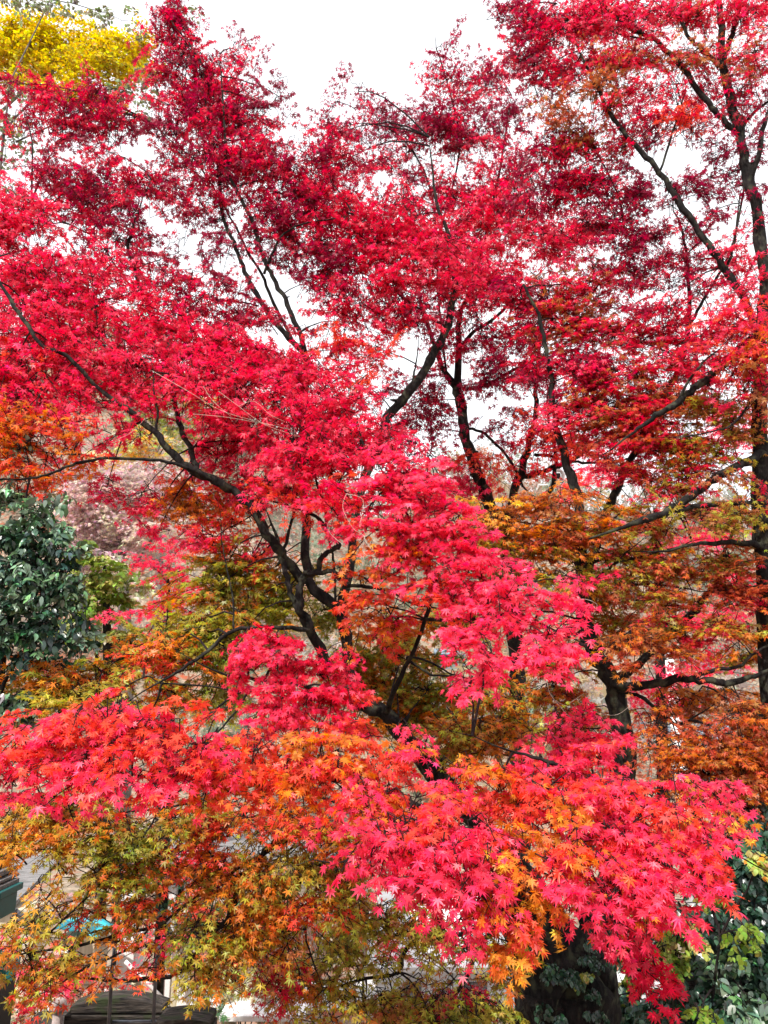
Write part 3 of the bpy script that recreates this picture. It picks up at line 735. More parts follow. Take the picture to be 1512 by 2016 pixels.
T1.clumps('near', [
    (110, 1450, 95, 45, 3.3, 'PPS', 1.1), (40, 1480, 60, 40, 3.3, 'PPS', .9), (10, 1545, 24, 20, 3.2, 'PPS', .7), (210, 1440, 90, 45, 3.3, 'PPS', 1.1), (230, 1385, 55, 28, 3.5, 'SP', .9), (310, 1460, 90, 50, 3.3, 'PS', 1.1), (170, 1505, 100, 34, 3.2, 'PPS', 1.1), (400, 1470, 80, 45, 3.4, 'PSP', 1.0),
    (260, 1540, 55, 22, 3.2, 'PPS', .7), (110, 1555, 30, 16, 3.2, 'PPS', .6), (340, 1530, 60, 26, 3.3, 'PS', .7), (420, 1530, 70, 30, 3.4, 'SO', .8),
    (500, 1260, 50, 22, 4.3, 'PR', .9), (560, 1290, 75, 34, 4.3, 'PR', 1.1), (500, 1320, 65, 30, 4.2, 'P', 1.0), (630, 1330, 60, 40, 4.3, 'PR', 1.0), (570, 1370, 80, 36, 4.2, 'PR', 1.1), (680, 1385, 50, 34, 4.4, 'PRS', 1.0), (520, 1410, 60, 26, 4.2, 'P', .8), (620, 1420, 70, 30, 4.2, 'PS', .9),
    (500, 1480, 75, 38, 3.6, 'SO', 1.0), (590, 1475, 75, 38, 3.6, 'SOP', 1.0), (680, 1470, 75, 38, 3.7, 'SO', 1.0), (760, 1510, 70, 36, 3.7, 'SP', 1.0), (560, 1545, 95, 32, 3.6, 'OS', 1.0), (660, 1540, 80, 38, 3.5, 'SO', 1.0), (720, 1590, 75, 40, 3.4, 'PSO', 1.1),
    (820, 1570, 80, 40, 3.5, 'SOP', 1.1), (800, 1620, 95, 40, 3.2, 'PS', 1.1), (740, 1670, 60, 34, 3.1, 'P', 1.1), (880, 1630, 85, 40, 3.2, 'PS', 1.1), (840, 1700, 80, 38, 3.0, 'P', 1.1), (790, 1740, 36, 22, 3.0, 'P', .8), (920, 1720, 80, 40, 3.0, 'PO', 1.1), (930, 1780, 70, 34, 3.0, 'P', 1.0),
    (1000, 1680, 55, 36, 3.2, 'OYS', 1.0), (1010, 1760, 50, 30, 3.1, 'OYO', .9), (990, 1810, 46, 24, 3.0, 'SO', .9), (1020, 1860, 26, 26, 3.0, 'OY', .9),
    (900, 1510, 80, 30, 4.0, 'SPO', 1.0), (980, 1560, 85, 40, 3.7, 'SPO', 1.1), (1060, 1500, 80, 30, 3.8, 'PS', 1.1), (1140, 1510, 80, 34, 3.7, 'PS', 1.1), (1120, 1440, 60, 28, 4.1, 'P', 1.0), (1185, 1455, 55, 25, 4.1, 'P', .9), (1070, 1570, 80, 40, 3.5, 'SP', 1.1),
    (1190, 1560, 80, 40, 3.5, 'PS', 1.1), (1270, 1560, 70, 40, 3.5, 'PPS', 1.0), (1350, 1590, 60, 32, 3.4, 'PY', .9), (1420, 1580, 28, 16, 3.4, 'P', .7), (1290, 1620, 60, 36, 3.3, 'PS', .8), (1390, 1640, 55, 36, 3.3, 'PYP', .9), (1110, 1620, 80, 38, 3.3, 'SO', 1.1), (1190, 1630, 75, 38, 3.3, 'PS', 1.1),
    (1260, 1690, 80, 36, 3.2, 'P', 1.1), (1360, 1700, 60, 34, 3.2, 'PS', .9), (1170, 1700, 75, 36, 3.1, 'PSO', 1.1), (1100, 1700, 55, 36, 3.1, 'PS', .9), (1095, 1735, 44, 20, 3.0, 'P', 1.0), (1220, 1760, 75, 32, 3.1, 'PO', 1.0), (1300, 1750, 60, 28, 3.1, 'P', 1.0), (1380, 1760, 22, 20, 3.1, 'P', .7),
    (1200, 1770, 40, 16, 3.0, 'P', .8), (1245, 1785, 34, 18, 3.1, 'P', .8), (1222, 1822, 18, 16, 3.3, 'PR', .9), (1242, 1862, 16, 14, 3.4, 'R', 1.0), (1262, 1895, 14, 12, 3.4, 'R', .9), (1290, 1920, 8, 8, 3.4, 'R', .8)],
    leaf='fine', size=.043, lai=2.0, droop=(42, 26), toward=1.0, spray=.20, depth=.5, lay=.14, rolls=26, tier=46)
T1.clumps('right', [
    (1280, 800, 60, 34, 6.3, 'UR', .9), (1340, 1010, 80, 26, 6.2, 'UBG', .7), (1300, 1150, 80, 24, 6.1, 'UG', .8), (1440, 1150, 60, 24, 6.1, 'U', .7), (1350, 1250, 80, 26, 6.1, 'UR', .7), (1290, 1420, 50, 24, 6.0, 'UO', .6),
    (1000, 1015, 70, 26, 6.0, 'OYB', .9), (930, 1030, 60, 24, 6.0, 'GO', .8), (1090, 1000, 80, 26, 6.0, 'UOB', .9), (1080, 1050, 90, 34, 6.0, 'UOB', 1.0), (1000, 1070, 60, 30, 6.0, 'OG', .9), (1190, 1040, 80, 32, 6.1, 'UGO', .9), (1280, 1040, 70, 26, 6.2, 'UBG', .6),
    (1030, 1120, 60, 30, 6.2, 'Gg', .9), (1110, 1120, 60, 26, 6.0, 'GO', .8), (1230, 1100, 80, 30, 6.2, 'UBG', .8), (1330, 1110, 80, 30, 6.2, 'UGO', .7), (1440, 1100, 70, 34, 6.2, 'UBG', .8), (1220, 1170, 90, 34, 6.9, 'UGO', .9), (1330, 1190, 60, 26, 6.2, 'UGO', .6),
    (1090, 1350, 60, 50, 6.9, 'UGO', .8), (1200, 1240, 80, 36, 6.9, 'UGO', 1.0), (1260, 1270, 60, 30, 5.9, 'UOB', 1.0), (1150, 1400, 50, 34, 6.9, 'UBG', .8), (1460, 1170, 50, 40, 6.2, 'UR', .6), (1420, 1240, 90, 26, 6.1, 'UGO', .75), (1480, 1290, 40, 34, 6.9, 'UGO', .7), (1370, 1380, 90, 28, 6.9, 'UOB', .95), (1470, 1400, 50, 40, 5.9, 'UOB', 1.0),
    (1440, 1470, 80, 40, 5.7, 'UOB', 1.2), (1340, 1480, 70, 30, 5.7, 'UO', 1.1), (1400, 1530, 90, 34, 5.7, 'UOB', 1.2), (1490, 1520, 40, 40, 5.7, 'UO', 1.0), (1100, 1440, 40, 24, 6.9, 'UO', .7),
    (1280, 850, 80, 50, 6.3, 'UR', 1.1), (1220, 900, 60, 40, 6.3, 'UR', .8), (1350, 900, 70, 50, 6.2, 'URG', 1.1), (1310, 960, 70, 30, 6.2, 'URG', .7), (1400, 800, 60, 40, 6.2, 'UBG', 1.0), (1440, 860, 50, 36, 6.2, 'UBG', .7), (1200, 810, 80, 50, 6.4, 'RB', 1.1), (1180, 740, 80, 50, 6.5, 'RPC', 1.1), (1280, 760, 70, 45, 6.4, 'RB', 1.0),
    (1100, 720, 70, 40, 6.6, 'RC', .8), (1110, 640, 80, 45, 6.7, 'RB', 1.0), (1210, 660, 80, 45, 6.6, 'RPB', 1.0), (1310, 670, 60, 36, 6.5, 'RP', .8), (1100, 800, 50, 30, 6.5, 'RP', .6), (1150, 850, 50, 30, 6.5, 'RS', .6), (1030, 590, 80, 40, 6.8, 'RC', 1.0), (1150, 560, 80, 50, 6.7, 'RPB', 1.0), (1360, 730, 60, 36, 6.4, 'RP', .8)],
    leaf='mid', size=.050, lai=2.9, spray=.28, lay=.14, droop=(22, 20), tier=44)
T1.clumps('low', [
    (50, 1590, 80, 34, 5.2, 'GOY', 1.0), (170, 1590, 90, 34, 5.2, 'GO', 1.0), (110, 1650, 100, 34, 5.2, 'GYO', .9), (250, 1640, 80, 40, 5.2, 'gG', 1.0), (340, 1610, 60, 40, 5.2, 'gGO', .8), (20, 1680, 40, 20, 5.2, 'YG', .6), (180, 1710, 60, 24, 5.1, 'GO', .6), (270, 1710, 50, 34, 5.2, 'Gg', .8),
    (90, 1770, 40, 24, 5.1, 'GYO', .35), (120, 1815, 50, 20, 5.1, 'G', .4), (50, 1840, 50, 26, 5.1, 'GO', .8), (320, 1690, 40, 34, 5.3, 'SO', .6), (390, 1660, 60, 34, 5.4, 'OS', .7), (480, 1610, 70, 34, 5.4, 'OSG', 1.0), (580, 1620, 70, 34, 5.4, 'OS', 1.0), (660, 1640, 60, 34, 5.5, 'OGS', 1.0), (420, 1600, 50, 24, 5.4, 'SO', .9),
    (400, 1730, 70, 34, 5.4, 'GOO', 1.0), (480, 1690, 40, 26, 5.4, 'OG', .6), (560, 1690, 60, 36, 5.4, 'OG', .9), (640, 1710, 60, 34, 5.5, 'OGB', .9), (530, 1750, 60, 34, 5.4, 'OG', .8), (610, 1780, 60, 34, 5.4, 'OSG', .8), (690, 1760, 50, 40, 5.7, 'OGB', .8), (760, 1800, 60, 34, 5.8, 'GBG', 1.0), (830, 1830, 60, 26, 5.9, 'GBG', 1.0),
    (270, 1780, 80, 26, 5.3, 'OSG', .8), (230, 1830, 70, 24, 5.3, 'GO', .45), (60, 1890, 40, 26, 5.2, 'GO', .6), (140, 1880, 50, 16, 5.3, 'OGY', .35), (50, 1930, 30, 20, 5.2, 'OS', .5), (200, 1895, 40, 10, 5.3, 'OG', .3), (300, 1880, 40, 30, 5.3, 'SO', .4),
    (385, 1860, 36, 50, 5.3, 'GgO', 1.0), (405, 1920, 34, 24, 5.3, 'GO', .8), (450, 1850, 40, 40, 5.4, 'OG', .8), (500, 1810, 60, 34, 5.4, 'OGB', .9), (560, 1840, 60, 30, 5.5, 'BOG', .8), (540, 1900, 50, 36, 5.6, 'RB', .7), (600, 1930, 50, 26, 5.8, 'BOG', .7), (660, 1870, 50, 34, 5.8, 'GBG', .8), (700, 1820, 40, 30, 5.8, 'G', .8),
    (650, 1950, 60, 24, 5.8, 'GO', .8), (720, 1965, 60, 26, 5.8, 'GBG', .9), (770, 1990, 60, 22, 5.8, 'GO', .7), (900, 1985, 90, 20, 5.9, 'gG', 1.2), (960, 1985, 40, 18, 6.0, 'gG', 1.0), (850, 2010, 90, 14, 5.8, 'gG', 1.0), (920, 1860, 60, 22, 6.1, 'GBG', .6), (1000, 1900, 36, 40, 6.2, 'GBG', .55), (960, 1930, 30, 20, 6.2, 'BG', .4),
    (770, 1900, 60, 26, 5.9, 'GBG', .25), (840, 1940, 60, 30, 5.9, 'GBG', .3), (880, 1880, 50, 20, 6, 'BG', .3), (900, 1955, 50, 12, 6.0, 'R', .5), (650, 2005, 80, 12, 5.8, 'OBG', .6), (1000, 1995, 30, 16, 7.0, 'g', .8)],
    leaf='mid', size=.049, lai=2.1, spray=.30)
T1.finish('foliage', {'near': 'large sunlit pink leaves hanging nearest', 'low': 'olive and orange leaves in the shade', 'inner': 'olive and rust leaves inside the crown', 'right': 'rust and orange leaves in flat layers',
                      'upper': 'crimson leaves against the white sky', 'left': 'red and pink leaves of the left limb', 'middle': 'bright pink leaves falling in a diagonal'})

# ------------------------------------------------------------------ slender maple behind
q = at(1030, 2000, 9.0)
T4 = Tree('maple_tree', 'slender crimson maple standing behind the forked one, bare curved stem against the sky', 'maple tree', (q.x, q.y, gz(q.x, q.y)))
T4.limb([(1040, 2300, 9, 48), (1035, 2000, 9, 46), (1028, 1700, 9, 42), (1022, 1440, 9, 38), (1015, 1280, 9, 36), (1000, 1100, 8.8, 34), (968, 1005, 8.6, 31), (948, 955, 8.5, 29), (925, 890, 8.5, 26), (911, 830, 8.5, 24), (902, 770, 8.5, 22), (880, 738, 8.5, 14), (862, 700, 8.5, 11), (842, 640, 8.5, 8), (800, 500, 8.5, 5)], name='trunk', sides=12)
T4.limb([(902, 772, 8.5, 18), (903, 690, 8.5, 14), (906, 620, 8.5, 11), (930, 560, 8.5, 9), (960, 450, 8.5, 7), (985, 330, 8.5, 5), (1000, 230, 8.5, 3)])
T4.limb([(903, 690, 8.5, 10), (930, 655, 8.5, 9), (975, 625, 8.5, 7), (1040, 560, 8.4, 5)])
T4.limb([(905, 766, 8.5, 9), (950, 762, 8.4, 9), (1000, 735, 8.4, 8), (1062, 705, 8.3, 6), (1120, 680, 8.3, 4)])
T4.limb([(918, 842, 8.5, 7), (955, 855, 8.5, 7), (995, 895, 8.5, 7), (1020, 935, 8.5, 7)])
T4.limb([(1000, 1100, 8.8, 16), (1002, 1020, 8.7, 20), (1022, 942, 8.6, 20), (1040, 880, 8.6, 15), (1054, 820, 8.6, 12), (1056, 740, 8.6, 8), (1070, 640, 8.6, 5)])
T4.limb([(1024, 940, 8.6, 13), (1080, 925, 8.6, 13), (1130, 902, 8.6, 12), (1165, 880, 8.6, 9), (1230, 840, 8.6, 6)])
T4.limb([(1052, 895, 8.6, 8), (1085, 898, 8.6, 8), (1110, 905, 8.6, 7), (1160, 912, 8.6, 6), (1230, 905, 8.6, 4)])
T4.limb([(1068, 1000, 8.7, 9), (1088, 950, 8.6, 10), (1094, 900, 8.6, 9), (1080, 830, 8.6, 6), (1078, 760, 8.6, 4)])
T4.limb([(880, 738, 8.5, 6), (862, 500, 8.5, 5), (905, 300, 8.5, 4), (890, 200, 8.6, 3), (865, 110, 8.6, 3)])
T4.limb([(862, 500, 8.5, 5), (850, 380, 8.45, 5), (820, 310, 8.4, 4), (780, 262, 8.4, 3), (735, 240, 8.4, 2)])
T4.clumps('crown', [
    (760, 245, 65, 30, 8.4, 'C', .85), (860, 235, 75, 38, 8.4, 'C', .95), (930, 275, 60, 42, 8.4, 'CR', .95), (740, 325, 60, 36, 8.4, 'CR', .6), (800, 300, 60, 30, 8.4, 'CR', .6), (868, 90, 30, 35, 8.5, 'C', .3), (890, 150, 45, 40, 8.5, 'CR', .5), (850, 130, 30, 30, 8.5, 'C', .25),
    (955, 180, 45, 45, 8.5, 'CR', .65), (975, 140, 35, 25, 8.5, 'CR', .6), (1000, 240, 40, 50, 8.4, 'C', .6), (780, 390, 50, 32, 8.3, 'RC', .8), (850, 370, 50, 34, 8.3, 'RC', .7), (930, 400, 75, 45, 8.2, 'RC', 1.0), (1010, 350, 60, 40, 8.3, 'RC', .9), (1000, 440, 85, 55, 8.1, 'RP', 1.1), (900, 470, 70, 45, 8.1, 'RP', 1.0),
    (1090, 470, 70, 50, 8.0, 'RP', 1.0), (950, 540, 80, 45, 8.0, 'RP', 1.1), (870, 580, 70, 40, 8.0, 'RC', .8), (950, 640, 60, 40, 8.2, 'RC', .65), (1040, 660, 60, 40, 8.2, 'RC', .8), (1000, 720, 55, 34, 8.2, 'CR', .8), (950, 745, 50, 22, 8.3, 'C', .6), (870, 690, 40, 34, 8.3, 'CR', .5), (1060, 760, 45, 34, 8.3, 'CR', .6),
    (840, 790, 50, 34, 8.2, 'CR', .8), (815, 850, 55, 30, 8.2, 'CR', .6), (870, 830, 40, 26, 8.2, 'C', .35), (860, 760, 30, 20, 8.3, 'C', .4), (960, 860, 50, 36, 8.4, 'C', .22), (1000, 820, 40, 30, 8.4, 'C', .25), (930, 905, 55, 20, 8.3, 'RS', .55), (1050, 850, 45, 34, 8.4, 'RS', .9), (1120, 870, 50, 34, 8.4, 'RS', .8), (905, 960, 50, 30, 8.6, 'RP', .8),
    (1000, 930, 60, 24, 8.5, 'RS', .35), (760, 770, 40, 30, 8.3, 'C', .3), (660, 200, 26, 20, 8.4, 'C', .2)],
    leaf='mid', size=.064, lai=2.5, spray=.42, lay=.40, droop=(38, 30), rolls=30)
T4.finish('foliage')

# ------------------------------------------------------------------ maple at the right edge
q = at(1540, 2100, 6.2)
T5 = Tree('maple_tree', 'tall maple at the right edge, dark upright stem with forking limbs under red leaves', 'maple tree', (q.x, q.y, gz(q.x, q.y)))
T5.ws = lambda y: .72 if y < 900 else .9
T5.limb([(1560, 2400, 6.3, 90), (1545, 2000, 6.2, 76), (1534, 1600, 6.2, 62), (1524, 1300, 6.2, 54), (1514, 1150, 6.2, 46), (1502, 1000, 6.2, 40), (1497, 850, 6.2, 36), (1495, 700, 6.2, 32), (1505, 575, 6.2, 28), (1490, 410, 6.2, 26), (1473, 349, 6.2, 24), (1457, 268, 6.2, 22), (1436, 188, 6.2, 19), (1422, 118, 6.2, 16), (1419, 40, 6.2, 13), (1414, -40, 6.2, 10)], name='trunk', sides=12)
T5.limb([(1424, 125, 6.2, 12), (1440, 70, 6.2, 11), (1455, 10, 6.2, 9), (1462, -40, 6.2, 7)])
T5.limb([(1478, 365, 6.2, 13), (1493, 300, 6.1, 12), (1505, 245, 6.1, 10), (1530, 170, 6.1, 7)])
T5.limb([(1450, 262, 6.2, 14), (1415, 225, 6.2, 13), (1382, 188, 6.2, 12), (1334, 123, 6.2, 11), (1290, 80, 6.2, 9), (1237, 54, 6.2, 8), (1183, 5, 6.2, 6), (1160, -30, 6.2, 4)])
T5.limb([(1417, 132, 6.2, 10), (1385, 100, 6.2, 9), (1358, 75, 6.2, 8), (1330, 25, 6.2, 6), (1315, -20, 6.2, 5)])
T5.limb([(1290, 80, 6.2, 5), (1230, 70, 6.2, 4), (1170, 45, 6.2, 3), (1140, 30, 6.2, 2)])
T5.limb([(1498, 660, 6.2, 22), (1470, 600, 6.2, 20), (1440, 547, 6.2, 18), (1395, 485, 6.2, 17), (1345, 410, 6.2, 15), (1300, 340, 6.2, 14), (1255, 290, 6.2, 12), (1215, 245, 6.2, 10), (1180, 180, 6.2, 8), (1150, 120, 6.2, 5), (1130, 80, 6.2, 3)])
T5.limb([(1430, 530, 6.2, 8), (1445, 480, 6.2, 6), (1460, 400, 6.2, 5), (1466, 350, 6.2, 4)])
T5.limb([(1300, 338, 6.2, 6), (1330, 240, 6.2, 5), (1350, 180, 6.2, 3)])
T5.limb([(1456, 262, 6.2, 8), (1480, 225, 6.2, 7), (1520, 195, 6.1, 5)])
T5.limb([(1497, 660, 6.2, 22), (1450, 690, 6.0, 20), (1405, 735, 5.9, 20), (1365, 765, 5.9, 19), (1330, 795, 5.9, 18), (1292, 818, 5.9, 14), (1250, 850, 5.9, 8)])
T5.limb([(1330, 795, 5.9, 7), (1370, 730, 5.8, 6), (1400, 700, 5.8, 4)])
T5.limb([(1505, 885, 6.2, 20), (1480, 905, 6.1, 18), (1435, 925, 6.0, 17), (1400, 948, 6.0, 17), (1350, 985, 5.9, 17), (1310, 1008, 5.9, 17), (1265, 1025, 5.8, 15), (1220, 1040, 5.8, 8)])
T5.limb([(1320, 1006, 5.9, 12), (1370, 998, 5.9, 11), (1430, 990, 5.9, 10), (1495, 990, 6.0, 9), (1540, 985, 6, 6)])
T5.limb([(1510, 1085, 6.2, 15), (1480, 1070, 6.1, 13), (1420, 1068, 6.0, 10), (1370, 1072, 5.9, 7), (1310, 1085, 5.9, 5)])
T5.limb([(1505, 715, 6.2, 8), (1460, 820, 5.9, 6), (1400, 850, 5.8, 4), (1340, 860, 5.8, 3)])
T5.limb([(1230, 450, 6.4, 6), (1215, 380, 6.4, 5), (1160, 270, 6.4, 4)])
T5.limb([(1350, 1500, 6.1, 14), (1450, 1500, 6.1, 20), (1480, 1430, 6.1, 17), (1512, 1380, 6.2, 12)])
T5.clumps('crown', [
    (1000, 20, 35, 26, 6.4, 'CR', .6), (1060, 40, 60, 40, 6.4, 'RC', .9), (1050, 100, 60, 40, 6.4, 'RC', 1.0), (1140, 60, 70, 45, 6.3, 'RP', 1.0), (1130, 130, 50, 35, 6.3, 'R', .7), (1200, 30, 60, 34, 6.3, 'RP', .9), (1200, 130, 60, 36, 6.3, 'RB', .8), (1280, 30, 60, 34, 6.2, 'RP', .9), (1280, 110, 50, 34, 6.3, 'RB', .7),
    (1370, 30, 60, 36, 6.2, 'RPB', .9), (1360, 110, 50, 34, 6.2, 'RB', .7), (1470, 30, 50, 45, 6.1, 'RP', 1.0), (1480, 110, 40, 40, 6.1, 'RPB', .9), (1150, 190, 45, 26, 6.2, 'UB', .8), (1120, 230, 60, 24, 6.3, 'UB', .7), (1210, 210, 50, 34, 6.3, 'R', .7), (1310, 170, 40, 34, 6.3, 'R', .6), (1390, 180, 30, 34, 6.3, 'RC', .4),
    (1460, 190, 50, 36, 6.2, 'RC', .6), (1060, 160, 45, 34, 6.5, 'CR', .6), (1160, 290, 50, 30, 6.4, 'RB', .9), (1090, 300, 60, 36, 6.5, 'RC', .85), (1230, 290, 45, 34, 6.4, 'RC', .7), (1340, 235, 50, 34, 6.3, 'RS', .7), (1290, 280, 36, 30, 6.4, 'C', .4), (1400, 280, 50, 34, 6.3, 'C', .32), (1480, 270, 36, 34, 6.2, 'C', .45),
    (1080, 370, 65, 40, 6.6, 'RC', 1.0), (1170, 370, 60, 40, 6.5, 'RC', .9), (1240, 390, 45, 40, 6.5, 'C', .6), (1340, 370, 50, 40, 6.4, 'C', .55), (1420, 360, 50, 34, 6.4, 'C', .35), (1490, 400, 30, 40, 6.2, 'C', .3), (1190, 450, 65, 40, 6.5, 'RC', .9), (1270, 470, 45, 34, 6.5, 'C', .5), (1350, 450, 50, 26, 6.4, 'CR', .5),
    (1250, 530, 60, 36, 6.5, 'RC', .7), (1320, 540, 50, 34, 6.5, 'RC', .55), (1440, 500, 40, 34, 6.3, 'RP', .7), (1390, 560, 40, 30, 6.3, 'RC', .4), (1480, 570, 40, 26, 6.2, 'RP', .5), (1300, 610, 60, 30, 6.4, 'RC', .7), (1460, 630, 60, 30, 5.9, 'PS', 1.0), (1400, 650, 50, 30, 6.0, 'PR', .8), (1480, 690, 50, 30, 5.8, 'PSO', 1.0),
    (1430, 720, 60, 26, 5.9, 'PRS', .9), (1400, 420, 40, 26, 6.4, 'C', .25), (1490, 760, 40, 40, 5.8, 'RB', .7), (1430, 940, 60, 20, 5.9, 'BR', .5), (1480, 1020, 50, 26, 5.9, 'GB', .6), (1380, 1020, 60, 20, 5.9, 'BG', .5)],
    leaf='mid', size=.051, lai=3.0, spray=.33, lay=.34, droop=(34, 30), rolls=30)
T5.finish('foliage')


# ------------------------------------------------------------------ far trees
def far_tree(name, label, cat, basepx, D, trunk, items, leaf, size, mat, group=None, bark=None, lai=2.0, spray=.5, limbs=(), jitter=.14, depth=.6, twig_mat=None):
    p = at(basepx, 1700, D)
    T = Tree(name, label, cat, (p.x, p.y, gz(p.x, p.y)), group, bark, twig_mat)
    pr = T.root.location
    # trunk from the ground to the given pixels
    pts = [Vector((pr.x, pr.y, pr.z - .2))] + [at(a, b_, D) for a, b_, w_ in trunk]
    wd = [trunk[0][2]] + [w_ for a, b_, w_ in trunk]
    rad = [w_ * .5 * D / FPX for w_ in wd]
    mb = MB(); mb.tube(pts, rad, 8)
    local(mb.build('trunk', T.bark, T.root, smooth=True), T.root)
    for a, b_ in zip(pts[:-1], pts[1:]):
        for k in range(6): T.skel.append((a.lerp(b_, k / 6), .05))
    for l in limbs: T.limb([(a, b_, D, w_) for a, b_, w_ in l], sides=6, dense=4)
    T.clumps('crown', [(a, b_, c_, d_, D + (i % 3 - 1) * .3, e_, f_) for i, (a, b_, c_, d_, e_, f_) in enumerate(items)], leaf=leaf, size=size, mat=mat, lai=lai, spray=spray, jitter=jitter, depth=depth)
    T.finish('crown')
    return T


far_tree('ginkgo_tree', 'golden yellow ginkgo high behind the maple, top left of the photo', 'ginkgo tree', -70, 17, [(-70, 1000, 26), (-60, 500, 18), (-30, 150, 8), (-10, -20, 4)],
         [(20, 60, 50, 40, 'y', .9), (80, 70, 60, 32, 'y', 1.1), (150, 80, 60, 34, 'y', 1.1), (225, 95, 55, 34, 'y', 1.1), (20, 110, 60, 36, 'y', 1.0), (100, 120, 60, 30, 'yG', 1.0), (180, 130, 60, 30, 'y', .9), (265, 120, 34, 34, 'y', .8), (215, 175, 24, 34, 'y', .6), (330, 135, 24, 16, 'y', .35), (60, 160, 50, 20, 'yG', .5), (50, 245, 24, 14, 'y', .35), (270, 70, 26, 18, 'y', .4), (120, 45, 70, 14, 'y', .4), (270, 130, 40, 24, 'y', .9), (120, 165, 70, 20, 'y', .8), (200, 205, 24, 20, 'y', .5), (60, 100, 90, 40, 'y', .8), (200, 110, 80, 34, 'yG', .8), (150, 180, 40, 20, 'y', .5)],
         'fan', .10, M_LEAF_THIN, bark=M_GREYBARK, lai=2.2, spray=.6, limbs=[[(-40, 260, 6), (100, 140, 4), (230, 110, 3)], [(-50, 350, 5), (60, 200, 4), (200, 150, 2)]])
far_tree('thin_leaved_tree', 'sparse grey green tree showing as specks against the sky behind the ginkgo', 'tree', -50, 14, [(-50, 1000, 16), (-20, 500, 9), (20, 160, 4), (70, 60, 3), (98, 0, 3), (100, -60, 2)],
         [(60, 10, 50, 20, 'T', .35), (130, 20, 60, 26, 'T', .35), (240, 40, 50, 24, 'T', .25), (330, 15, 40, 20, 'T', .3), (30, 260, 40, 40, 'T', .4), (20, 320, 30, 40, 'T', .3), (110, 200, 50, 26, 'T', .3), (260, 170, 40, 30, 'T', .35), (280, 220, 40, 20, 'T', .3), (60, 200, 50, 20, 'T', .3), (20, 385, 24, 20, 'gT', .6)],
         'round', .085, M_LEAF_THIN, bark=M_GREYBARK, lai=1.6, spray=.5, limbs=[[(30, 280, 4), (160, 220, 3), (260, 180, 2)]])
far_tree('cherry_tree', 'leafless looking pinkish grey tree filling the gap below the red limb', 'tree', 250, 20, [(250, 1300, 30), (240, 1100, 18), (230, 960, 8)],
         [(200, 960, 80, 45, 'Kk', 1.0), (290, 950, 70, 40, 'KkK', 1.0), (230, 1030, 100, 40, 'KKk', 1.3), (330, 1030, 70, 36, 'KW', 1.2), (180, 1070, 60, 24, 'k', 1.0), (280, 1075, 70, 20, 'Kk', 1.0), (150, 920, 50, 36, 'k', .9), (400, 1060, 40, 24, 'K', 1.0), (360, 960, 50, 40, 'Kk', 1.0), (160, 1000, 60, 40, 'K', 1.2), (260, 1000, 80, 30, 'KW', 1.2), (190, 1110, 60, 24, 'k', 1.0)],
         'far', .13, M_LEAF_THIN, bark=M_GREYBARK, lai=3.2, spray=.7, limbs=[[(245, 1150, 8), (300, 1060, 6), (360, 1000, 3)], [(240, 1100, 7), (180, 1030, 5), (150, 950, 3)], [(238, 1060, 6), (260, 980, 4), (290, 920, 3)]], twig_mat=M_GREYBARK)
far_tree('yellow_tree', 'yellow green tree between the glossy evergreen and the red maple', 'tree', 215, 14, [(215, 1400, 22), (210, 1200, 14), (205, 1110, 6)],
         [(190, 1100, 50, 26, 'Ll', 1.1), (240, 1120, 36, 22, 'LW', .8), (210, 1180, 50, 24, 'lL', 1.1), (160, 1210, 34, 30, 'L', .8), (220, 1240, 50, 22, 'lg', .8), (250, 1190, 30, 20, 'l', .8), (170, 1150, 50, 26, 'Ll', 1.0), (240, 1160, 50, 26, 'lW', 1.0), (190, 1240, 60, 26, 'lW', .8)],
         'round', .11, M_LEAF_THIN, lai=2.0, spray=.45)
far_tree('yellow_tree', 'pale golden tree on the slope behind the bent red limb', 'tree', 320, 26, [(320, 1300, 20), (310, 1000, 12), (300, 900, 6)],
         [(290, 880, 70, 34, 'WYl', 1.3), (240, 905, 60, 26, 'WY', 1.0), (345, 830, 60, 40, 'Tgl', 1.2), (400, 800, 40, 30, 'YT', 1.0), (330, 760, 60, 34, 'Tg', 1.0), (150, 640, 70, 40, 'TgW', 1.0), (240, 650, 50, 40, 'Tk', 1.0)],
         'far', .17, M_LEAF_THIN, bark=M_GREYBARK, lai=2.2, spray=.8)
G_BACK = 'red maples standing farther back'
far_tree('maple_tree', 'small red maple right of the yellow green tree, below the pinkish grey one', 'maple tree', 330, 12, [(335, 1450, 20), (335, 1250, 12), (330, 1130, 6)],
         [(345, 1090, 40, 24, 'RP', 1.0), (330, 1130, 50, 26, 'RP', 1.1), (290, 1110, 34, 18, 'RC', .9), (350, 1170, 36, 20, 'R', .9), (260, 1210, 50, 14, 'P', .8), (330, 1200, 50, 14, 'RP', .7), (300, 1260, 50, 10, 'R', .4)],
         'far', .10, M_LEAF, G_BACK, lai=2.0)
